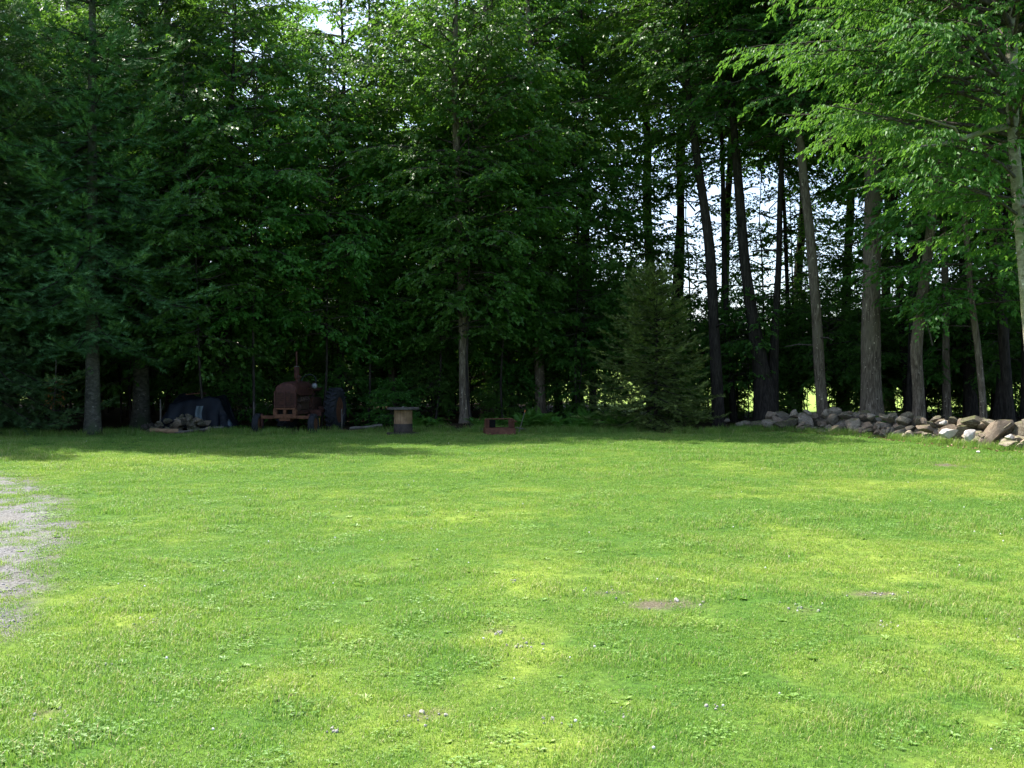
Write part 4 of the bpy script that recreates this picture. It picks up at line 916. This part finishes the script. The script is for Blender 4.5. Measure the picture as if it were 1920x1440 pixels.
MB().box((0, 0, .36), (1.15, .85, .66)).build('stacked_load', M['rust_dark'], tp, .02)
pl = MB(); v = [(x + .03 * math.sin(z * 9), -.86 + .04 * math.sin(x * 30) - .1 * (1 - z), z) for z in np.linspace(.34, .74, 7) for x in np.linspace(.12, .30 + .0, 7)]
pl.add(v, [(k * 7 + j, k * 7 + j + 1, k * 7 + j + 8, k * 7 + j + 7) for k in range(6) for j in range(6)]).build('tarp_sheen', M['tarp_pale'], tp, smooth=True)  # bluish reflection on the tarp, painted as a pale patch
rm = thing('metal_sheet', 'brown rusted metal sheet lying on top of the dark blue tarp', 'sheet metal', (tx - .02, ty - .1, z0 + 1.0), (0, R(-4), R(8)))
v = [(x, y, .02 * math.sin(x * 40) + .10 * math.exp(-(x / .3) ** 2)) for y in (-.3, .3) for x in np.linspace(-.27, .27, 24)]
mb = MB(); mb.add(v, [(j, j + 1, j + 25, j + 24) for j in range(23)]); mb.build('sheet', M['rust'], rm, smooth=True); MB().box((0, -.30, .07), (.5, .02, .02)).build('edge_strip', M['rust_light'], rm)
# rubble and firewood in front of it
rk = np.random.default_rng(31)
for k in range(78):
    a = rk.uniform(-1, 1); x = tx + a * .98 - .06; y = ty - 1.0 - rk.uniform(-.2, .5); z = max(.05, .50 * (1 - abs(a) ** 2) * rk.random()) + float(ground_z(x, y))
    L = rk.uniform(.14, .34)
    o = obj('rubble_stone', ST[('stone_dark', 'stone_tan', 'stone_dark')[k % 3]][k % 4], None, (x, y, z), (rk.normal() * .4, rk.normal() * .4, rk.random() * 6), (L / 2, L * .4, L * .28))
    tag(o, 'loose stone in the shaded rubble heap before the tarp', 'stone', 'stones of the rubble heap before the tarp')
logm = {}
def log(name, label, cat, p0, p1, r, mt='bark', group=None, end=True, n=9):
    p0 = np.array(p0, float); p1 = np.array(p1, float); t = thing(name, label, cat, p0, group=group)
    d = p1 - p0; k = np.linspace(0, 1, 6)[:, None]; pts = d * k + rk.normal(size=(6, 3)) * r * .25 * (k > 0) * (k < 1)
    MB().tube(pts, r * (1 + .1 * rk.normal(size=6)), n).build('bark', M[mt], t, smooth='auto')
    if end:
        for e_, s_ in ((pts[0], -1), (pts[-1], 1)):
            u = nrm(d) * s_; MB().tube([e_ + u * .001, e_ + u * .006], r * .9, n).build('cut_end', M['log_end'], t)
    return t
gz_ = lambda x, y: float(ground_z(x, y))
log('log', 'pale split log lying across the front of the rubble heap', 'log', (tx - .85, ty - 1.55, z0 + .10), (tx - .10, ty - 1.48, z0 + .09), .065, 'wood', end=False)
log('log', 'grey pole lying along the right of the rubble heap', 'log', (tx - .2, ty - 1.5, z0 + .05), (tx + 1.05, ty - 1.25, z0 + .17), .035, 'dead_stick', end=False)
log('log', 'short dark log at the left foot of the rubble heap', 'log', (tx - 1.1, ty - 1.4, z0 + .16), (tx - .8, ty - 1.2, z0 + .2), .09, 'bark_dark')
for px, py, Y, h, lab in ((300, 792, 29.6, .92, 'thin pale dead stem left of the dark blue tarp'), (475, 785, 30.5, .95, 'thin pale dead stem between the tarp and the tractor'), (640, 800, 30.6, .6, 'short pale stake just right of the tractor rear wheel')):
    b = P(px, py, Y); b[2] = gz_(b[0], Y)
    t = thing('dead_sapling', lab, 'dead sapling', b); MB().tube([(0, 0, -.03), (.015, 0, h * .5), (.005, .01, h)], [.030, .024, .018], 8).build('stick', M['dead_stick'], t, smooth=True); MB().tube([(.01, 0, h * .6), (.09, .02, h * .8)], [.01, .004], 6).build('stub', M['dead_stick'], t)
jug = P(434, 772, 30.0); jb = thing('plastic_jug', 'small pale blue plastic jug in the shade right of the tarp', 'jug', (jug[0], 29.7, gz_(jug[0], 29.7)))
MB().lathe([(.001, 0), (.09, 0), (.10, .03), (.10, .22), (.06, .30), (.03, .33), (.03, .36), (.001, .36)], 18).build('body', M['tarp_pale'], jb, smooth='auto'); MB().lathe([(.001, .355), (.034, .355), (.034, .39), (.001, .39)], 14).build('cap', M['tarp'], jb)
log('fallen_branch', 'fallen grey branch on the ground left of the spool', 'branch', (P(655, 797, 29.6)[0], 29.6, .10), (P(716, 795, 30)[0], 30.0, .16), .045, 'dead_stick', end=False)
log('fallen_branch', 'thin fallen stick from the maple foot to the fire box', 'branch', (P(888, 795, 30)[0], 30.3, .16), (P(912, 806, 29)[0], 29.0, .05), .014, 'dead_stick', end=False, n=6)
log('fallen_branch', 'thin pale stick lying right of the fire box', 'branch', (P(968, 800, 29)[0], 29.6, .12), (P(1000, 806, 29)[0], 29.2, .05), .014, 'dead_stick', end=False, n=6)
log('dead_branch', 'pale broken dead branch leaning beside the knee-shaped trunk', 'branch', P(1732, 580, 29.2), P(1748, 648, 29.2), .02, 'dead_stick', end=False, n=6)

# ------------------------------------------------------------------ ferns at the wood edge
def frond_mesh(seed):
    rng = np.random.default_rng(seed); n = 20; t = np.linspace(0, 1, n); L = .62
    el = 1.15 - 1.25 * t ** 1.3; r = np.cumsum(np.cos(el)) * L / n; z = np.cumsum(np.sin(el)) * L / n
    pth = np.stack([r, 0 * r, z], -1); d = nrm(np.gradient(pth, axis=0))
    v0, f0 = tubes(pth[None], (0.004 * (1 - .8 * t))[None], 3)
    k = np.arange(3, n); w = .15 * np.sin(math.pi * np.clip((t[k] - .02) * .9 + .1, 0, 1)) ** .8
    pos = np.concatenate([pth[k]] * 2); sd = np.concatenate([np.ones(len(k)), -np.ones(len(k))]); dd_ = np.concatenate([d[k]] * 2)
    dirs = nrm(dd_ * .45 + np.stack([0 * sd, sd, -.18 + 0 * sd], -1)); up = np.stack([-dd_[:, 2], 0 * sd, dd_[:, 0]], -1) + rng.normal(size=(len(sd), 3)) * .1
    ll = np.concatenate([w] * 2); v, f = leaf_tris(pos, dirs, up, ll, np.full(len(ll), .036), .05)
    return mesh_np('frond', np.concatenate([v0, v]), [f0, f + len(v0)], [M['fern']], [0, 0], {'rnd': np.concatenate([np.full(len(v0), .3), np.repeat(rng.random(len(ll)), 4)])})
FR = [frond_mesh(k) for k in range(3)]
def fern(x, y, s, label, group):
    t = thing('fern', label, 'fern', (x, y, gz_(x, y)), (0, 0, rs.random() * 6), group, s)
    for k in range(8): obj('frond', FR[k % 3], t, rot=(rs.normal() * .1, rs.normal() * .22, k * .785 + rs.normal() * .2), scale=rs.uniform(.75, 1.15))
for k in range(44):
    x = rs.uniform(0.0, 3.3); y = rs.uniform(30.0, 32.2); fern(x, y, rs.uniform(.75, 1.25), 'green fern in the bed between the fire box and the young spruce', 'ferns right of the fire box')
for k in range(12):
    x = rs.uniform(-3.1, -1.9) if k % 2 else rs.uniform(-1.1, -.1); fern(x, rs.uniform(30.3, 31.6), rs.uniform(.5, .85), 'small fern near the foot of the straight grey trunk', 'ferns around the grey trunk')
for k in range(10):
    x = rs.uniform(9.8, 12.6); fern(x, np.interp(x, [9.8, 12.6], [30, 24.5]) + rs.uniform(.7, 1.6), rs.uniform(.7, 1.1), 'fern growing behind the stone wall', 'ferns behind the stone wall')

# ------------------------------------------------------------------ grass, clover and weeds: stuff on the lawn
def gn_scatter(name, pts, rot, scl, tint, proto, label, mat_extra=None):
    me = bpy.data.meshes.new(name); me.vertices.add(len(pts)); me.vertices.foreach_set('co', np.asarray(pts, np.float32).ravel())
    a = me.attributes.new('rot', 'FLOAT_VECTOR', 'POINT'); a.data.foreach_set('vector', np.asarray(rot, np.float32).ravel())
    a = me.attributes.new('scl', 'FLOAT', 'POINT'); a.data.foreach_set('value', np.asarray(scl, np.float32))
    a = me.attributes.new('tint', 'FLOAT', 'POINT'); a.data.foreach_set('value', np.asarray(tint, np.float32))
    for m in proto.materials: me.materials.append(m)
    src = bpy.data.objects.new(name + '_source', proto)
    g = bpy.data.node_groups.new(name + '_scatter', 'GeometryNodeTree')
    g.interface.new_socket('Geometry', in_out='INPUT', socket_type='NodeSocketGeometry'); g.interface.new_socket('Geometry', in_out='OUTPUT', socket_type='NodeSocketGeometry')
    N = g.nodes; gi = N.new('NodeGroupInput'); go = N.new('NodeGroupOutput'); ip = N.new('GeometryNodeInstanceOnPoints'); oi = N.new('GeometryNodeObjectInfo'); oi.inputs['Object'].default_value = src; oi.inputs['As Instance'].default_value = True
    na = N.new('GeometryNodeInputNamedAttribute'); na.data_type = 'FLOAT_VECTOR'; na.inputs[0].default_value = 'rot'
    ns = N.new('GeometryNodeInputNamedAttribute'); ns.data_type = 'FLOAT'; ns.inputs[0].default_value = 'scl'
    er = N.new('FunctionNodeEulerToRotation')
    g.links.new(gi.outputs[0], ip.inputs['Points']); g.links.new(oi.outputs['Geometry'], ip.inputs['Instance']); g.links.new(na.outputs[0], er.inputs[0]); g.links.new(er.outputs[0], ip.inputs['Rotation']); g.links.new(ns.outputs[0], ip.inputs['Scale']); g.links.new(ip.outputs[0], go.inputs[0])
    o = obj(name, me); md = o.modifiers.new('scatter', 'NODES'); md.node_group = g
    return tag(o, label, None, kind='stuff')

def grass_mat(name, green, yellow, trans=0.4, straw=(0.44, 0.37, 0.19)):
    """tint 0 lush .. 1 dry comes from where the tuft stands"""
    m, nt, b = mat(name)
    at = nd(nt, 'ShaderNodeAttribute', attribute_name='tint', attribute_type='INSTANCER'); r = nd(nt, 'ShaderNodeAttribute', attribute_name='rnd')
    g = ramp(nt, r.outputs['Fac'], [(0, green[0]), (.6, green[1]), (.93, green[2]), (.95, straw)]); y = ramp(nt, r.outputs['Fac'], [(0, yellow[0]), (.55, yellow[1]), (.86, yellow[2]), (.90, straw)])
    c = mixc(nt, at.outputs['Fac'], g, y); nt.links.new(c, b.inputs['Base Color']); b.inputs['Roughness'].default_value = .5; b.inputs['Specular IOR Level'].default_value = .3
    tr_ = nd(nt, 'ShaderNodeBsdfTranslucent'); nt.links.new(mixc(nt, .5, c, (0.26, 0.46, 0.05)), tr_.inputs[0])
    mx = nd(nt, 'ShaderNodeMixShader'); mx.inputs[0].default_value = trans
    nt.links.new(b.outputs[0], mx.inputs[1]); nt.links.new(tr_.outputs[0], mx.inputs[2]); nt.links.new(mx.outputs[0], nt.nodes['Material Output'].inputs['Surface'])
    return m
M['grass'] = grass_mat('lawn_grass', ((0.075, 0.175, 0.026), (0.145, 0.305, 0.046), (0.25, 0.43, 0.10)), ((0.18, 0.28, 0.034), (0.28, 0.40, 0.052), (0.46, 0.46, 0.17)))
M['clover'] = grass_mat('clover_leaf', ((0.09, 0.20, 0.036), (0.145, 0.29, 0.055), (0.23, 0.39, 0.10)), ((0.17, 0.29, 0.04), (0.25, 0.38, 0.06), (0.33, 0.44, 0.11)), .35, (0.25, 0.40, 0.12))
M['flower'] = plain('clover_flower', (0.6, 0.6, 0.55), (0.8, 0.8, 0.76), 30, .7, b_s=0)

def tuft(seed, n, rad, h0, h1, w, bend=.6):
    rng = np.random.default_rng(seed); a = rng.random(n) * 6.283; rr = rad * np.sqrt(rng.random(n)); p = np.stack([rr * np.cos(a), rr * np.sin(a), np.full(n, -.006)], -1)
    h = rng.uniform(h0, h1, n); az = rng.random(n) * 6.283; d = np.stack([np.cos(az), np.sin(az), 0 * az], -1); s = np.stack([-np.sin(az), np.cos(az), 0 * az], -1)
    b = rng.uniform(.15, 1, n) * bend; ww = w * rng.uniform(.6, 1.3, n)
    up = np.array([[0, 0, 1.0]]); m1 = p + up * (h * .6)[:, None] + d * (h * b * .25)[:, None]; tip = p + up * (h * (1 - .25 * b))[:, None] + d * (h * b * .9)[:, None]
    v = np.stack([p - s * ww[:, None] / 2, p + s * ww[:, None] / 2, m1 + s * ww[:, None] * .4, m1 - s * ww[:, None] * .4, tip], 1).reshape(-1, 3); k = np.arange(n)[:, None] * 5
    f = np.concatenate([k + [[0, 1, 2]], k + [[0, 2, 3]], k + [[3, 2, 4]]], 1).reshape(-1, 3)
    return mesh_np('tuft', v, [f], [M['grass']], attrs={'rnd': np.repeat(rng.random(n), 5)})
def clover(seed, n, rad):
    rng = np.random.default_rng(seed); a = rng.random(n) * 6.283; rr = rad * np.sqrt(rng.random(n)); c = np.stack([rr * np.cos(a), rr * np.sin(a), rng.uniform(.004, .024, n)], -1)
    V = []; RN = []; az = rng.random(n) * 6.283; sz = rng.uniform(.007, .0125, n); up = np.stack([rng.normal(size=n) * .3, rng.normal(size=n) * .3, np.ones(n)], -1); F = []; nv = 0; rn = rng.random(n)
    for k in range(3):
        t = az + k * 2.094; v, f = leaf_tris(c, np.stack([np.cos(t), np.sin(t), .1 + 0 * t], -1), up, sz, sz * .95, .08); V.append(v); F.append(f + nv); nv += len(v); RN.append(np.repeat(rn, 4))
    return mesh_np('clover', np.concatenate(V), F, [M['clover']], [0] * 3, {'rnd': np.concatenate(RN)})
def rosette(seed, n=7):
    rng = np.random.default_rng(seed); az = np.arange(n) * 6.283 / n + rng.normal(size=n) * .3; el = rng.uniform(.1, .7, n)
    L = rng.uniform(.05, .09, n); v, f = leaf_tris(np.zeros((n, 3)) + [0, 0, .004], np.stack([np.cos(az) * np.cos(el), np.sin(az) * np.cos(el), np.sin(el)], -1), np.array([[0, 0, 1.0]]) + rng.normal(size=(n, 3)) * .15, L, L * .5, .12)
    return mesh_np('rosette', v, [f], [M['clover']], attrs={'rnd': np.repeat(rng.random(n), 4)})
T_FINE = [tuft(1, 110, .105, .010, .032, .0036, .9), tuft(2, 110, .105, .008, .027, .0036, .9), tuft(3, 80, .10, .018, .052, .0038, 1.0)]
T_MOSS = tuft(4, 90, .10, .008, .022, .0042, .8); T_CLO = [clover(5, 46, .10), clover(6, 30, .09)]; T_ROS = [rosette(7), rosette(8, 9)]

rgr = np.random.default_rng(99)
def jitter_grid(y0, y1, step, margin=1.6):
    ys = np.arange(y0, y1, step); out = []
    for y in ys:
        hw = 0.50 * y + margin; x = np.arange(-hw, hw, step); out.append(np.stack([x, np.full_like(x, y)], -1))
    p = np.concatenate(out); return p + (rgr.random(p.shape) - .5) * step * 1.1
bands = [(2.6, 7, .07, 1.0), (7, 11, .085, 1.1), (11, 17, .115, 1.35), (17, 33.2, .16, 1.7)]
PT = np.concatenate([np.concatenate([g, np.full((len(g), 1), s_)], 1) for g, s_ in ((jitter_grid(a, b, st), s_) for a, b, st, s_ in bands)])
x, y, bs = PT.T
dr1 = dry_at(x, y); ba = bare_at(x, y); gd_ = gravel_at(x, y); wd = woods_at(x, y)
lush = fbm(x * .9, y * .7, 131, 4); tuf = fbm(x * 2.4, y * 2.0, 141, 3); clo = fbm(x * 1.1, y * 0.9, 151, 4)
near_wall = np.min(np.hypot(x[:, None] - np.interp(np.linspace(0, seg[-1], 40), seg, WALL[:, 0])[None], y[:, None] - np.interp(np.linspace(0, seg[-1], 40), seg, WALL[:, 1])[None]), 1)
hole = fbm(x * 4.5, y * 4.0, 171, 3)
keepp = (rgr.random(len(x)) > ba * .85) & ((hole > .385) | (rgr.random(len(x)) < .25)) & (wd < .75 * rgr.random(len(x)) + .2) & (near_wall > .45)
ing = gd_ > 0.0
gp = fbm(x * 2.6, y * 2.2, 161, 3)
keepp &= ~ing | (rgr.random(len(x)) < .8 * np.exp(-np.maximum(gd_, 0) / .22)) | ((gp > .60) & (gd_ < 1.6) & (rgr.random(len(x)) < .8)) | ((gp > .66) & (rgr.random(len(x)) < .6))
x, y, bs, dr1, lush, tuf, clo, ba, wd = [k[keepp] for k in (x, y, bs, dr1, lush, tuf, clo, ba, wd)]
n = len(x); rr_ = rgr.random(n)
is_moss = (dr1 > .5) & (rr_ < .75) | (rr_ < .10)
is_clo = ~is_moss & (rgr.random(n) < .03 + .05 * np.clip((clo - .46) * 6, 0, 1)) & (y < 15)
is_ros = ~is_moss & ~is_clo & (rr_ > .975) & (y < 13)
is_tall = ~is_moss & ~is_clo & ~is_ros & ((lush > .56) | (tuf > .68) | (wd > .05))
rest = ~is_moss & ~is_clo & ~is_ros & ~is_tall
def lay(name, mask, proto, label, k0, k1, zoff=0.0):
    xs, ys = x[mask], y[mask]; m = len(xs)
    if m == 0: return
    rot = np.stack([rgr.normal(size=m) * .06, rgr.normal(size=m) * .06, rgr.random(m) * 6.283], -1)
    tint = np.clip(dr1[mask] * 1.05 + .26 * rgr.normal(size=m) + .04, 0, 1)
    gn_scatter(name, np.stack([xs, ys, ground_z(xs, ys) + zoff], -1), rot, bs[mask] * rgr.uniform(k0, k1, m) * (1 - .5 * ba[mask]) * (.55 + .55 * lush[mask] + .5 * tuf[mask]), tint, proto, label)
half = rgr.random(n) < .5
lay('lawn_grass', rest & half, T_FINE[0], 'short mown bright green grass of the lawn', .8, 1.15)
lay('lawn_grass', rest & ~half, T_FINE[1], 'short mown bright green grass of the lawn', .8, 1.15)
lay('grass_tufts', is_tall, T_FINE[2], 'slightly longer dark green grass tufts in the lawn', .7, 1.1)
lay('moss_patches', is_moss, T_MOSS, 'low yellow-green moss and thin grass in worn lawn patches', .8, 1.2)
lay('clover', is_clo & half, T_CLO[0], 'clover leaves growing in the lawn', .8, 1.2); lay('clover', is_clo & ~half, T_CLO[1], 'clover leaves growing in the lawn', .8, 1.2)
lay('broadleaf_weeds', is_ros & half, T_ROS[0], 'broadleaf weeds flat in the lawn', .3, .6); lay('broadleaf_weeds', is_ros & ~half, T_ROS[1], 'broadleaf weeds flat in the lawn', .3, .6)
T_EDGE = tuft(12, 46, .12, .08, .26, .006, 1.0)
ew = rgr.uniform(-14.5, 6.5, 1500); ewy = woods_edge(ew) + rgr.normal(size=1500) * .35 - .05
ws_ = rgr.random(700) * seg[-1]; wex = np.interp(ws_, seg, WALL[:, 0]) - np.abs(rgr.normal(size=700)) * .28 - .55; wey = np.interp(ws_, seg, WALL[:, 1]) - np.abs(rgr.normal(size=700)) * .15 - .3
exx = np.concatenate([ew, wex]); eyy = np.concatenate([ewy, wey]); ok_ = fbm(exx * 1.3, eyy * 1.3, 191, 3) > .44; exx, eyy = exx[ok_], eyy[ok_]; m = len(exx)
gn_scatter('edge_grass', np.stack([exx, eyy, ground_z(exx, eyy)], -1), np.stack([rgr.normal(size=m) * .1, rgr.normal(size=m) * .1, rgr.random(m) * 6.28], -1), rgr.uniform(.5, 1.15, m), np.clip(rgr.normal(size=m) * .25 + .25, 0, 1), T_EDGE, 'taller unmown grass along the wood edge and the wall foot')
# white clover heads
bm = bmesh.new(); bmesh.ops.create_icosphere(bm, subdivisions=1, radius=.007, matrix=Matrix.Translation((0, 0, .05))); fm = bpy.data.meshes.new('flower_head'); bm.to_mesh(fm); bm.free(); fm.materials.append(M['flower'])
sel = (rgr.random(n) < .003 + .005 * (clo > .58)) & (y < 26); xs, ys = x[sel], y[sel]
gn_scatter('clover_flowers', np.stack([xs, ys, ground_z(xs, ys)], -1), np.zeros((len(xs), 3)), rgr.uniform(.7, 1.2, len(xs)), np.zeros(len(xs)), fm, 'tiny white clover flowers dotted over the lawn')
# pebbles on the gravel and in the bare spots
PB = stone_mesh(401, 'stone', 2, 6); PB.materials.clear(); PB.materials.append(plain('pebble', (0.20, 0.19, 0.175), (0.42, 0.40, 0.375), 3, .9))
gx_ = rgr.uniform(-14, -3, 9000); gy_ = rgr.uniform(6, 20, 9000); k = (gravel_at(gx_, gy_) > .02) & (gx_ > -.5 * gy_ - 1.5); gx_, gy_ = gx_[k], gy_[k]
bx_ = []; 
for cx, cy_, rx, ry, s_ in BARE:
    m = int(14 * s_); bx_.append(np.stack([cx + rgr.normal(size=m) * rx * .6, cy_ + rgr.normal(size=m) * ry * .6], -1))
bx_ = np.concatenate(bx_); gx_ = np.concatenate([gx_, bx_[:, 0]]); gy_ = np.concatenate([gy_, bx_[:, 1]]); m = len(gx_)
gn_scatter('pebbles', np.stack([gx_, gy_, ground_z(gx_, gy_) + .004], -1), rgr.random((m, 3)) * 6.28, np.minimum(np.exp(rgr.normal(size=m) * .5), 1.9) * .006, np.zeros(m), PB, 'loose grey pebbles on the gravel and bare lawn spots')
# single pale stones in the lawn
for px, py, wpx, lab in ((1268, 1124, 14, 'small white stone in the bare patch right of the lawn centre'), (262, 1162, 11, 'small pale stone by a bare spot near the gravel'), (790, 1340, 16, 'pale flat stone in the bare spot near the lower middle'), (1318, 1127, 8, 'tiny white stone right of the larger white stone'), (1835, 851, 10, 'white stone in the grass before the stone wall')):
    c = G(px, py); w = wpx * c[1] / FPX
    tag(obj('lawn_stone', ST['stone_white'][px % 4], None, (c[0], c[1], gz_(c[0], c[1]) + w * .2), (0, .2, px), (w / 2, w * .4, w * .32)), lab, 'stone')
# dead leaves along the wall foot and the wood edge
m = 2600; s_ = rgr.random(m) * seg[-1]; wp = np.stack([np.interp(s_, seg, WALL[:, 0]), np.interp(s_, seg, WALL[:, 1])], -1) + np.stack([-np.abs(rgr.normal(size=m)) * .55 - .2, -np.abs(rgr.normal(size=m)) * .35], -1)
m2 = 1600; ex_ = rgr.uniform(-13, 6, m2); ep = np.stack([ex_, woods_edge(ex_) + np.abs(rgr.normal(size=m2)) * 1.2 - .3], -1); lp_ = np.concatenate([wp, ep]); m = len(lp_); az = rgr.random(m) * 6.283; el = rgr.uniform(-.2, .5, m)
v, f = leaf_tris(np.concatenate([lp_, (ground_z(lp_[:, 0], lp_[:, 1]) + .015)[:, None]], 1), np.stack([np.cos(az) * np.cos(el), np.sin(az) * np.cos(el), np.sin(el)], -1), np.array([[0, 0, 1.0]]) + rgr.normal(size=(m, 3)) * .4, rgr.uniform(.04, .085, m), rgr.uniform(.03, .05, m), .2)
tag(obj('leaf_litter', mesh_np('leaf_litter', v, [f], [M['litter']], attrs={'rnd': np.repeat(rgr.random(m), 4)})), 'dry brown leaf litter along the wall foot and wood edge', kind='stuff')
# the wood on the far side of the field: one mass of trees
fa = np.linspace(-1.0, 1.0, 120); fr_ = 235 + 25 * fbm(fa * 9, fa * 0 + 1, 3); fpx = np.sin(fa) * fr_; fpy = np.cos(fa) * fr_
gn_scatter('far_woods', np.stack([fpx, fpy, -2.0 + 0 * fpx], -1), np.stack([0 * fa, 0 * fa, rgr.random(len(fa)) * 6.28], -1), rgr.uniform(.7, 1.0, len(fa)), 0 * fa, EDGE[1], 'distant band of trees beyond the sunlit field')
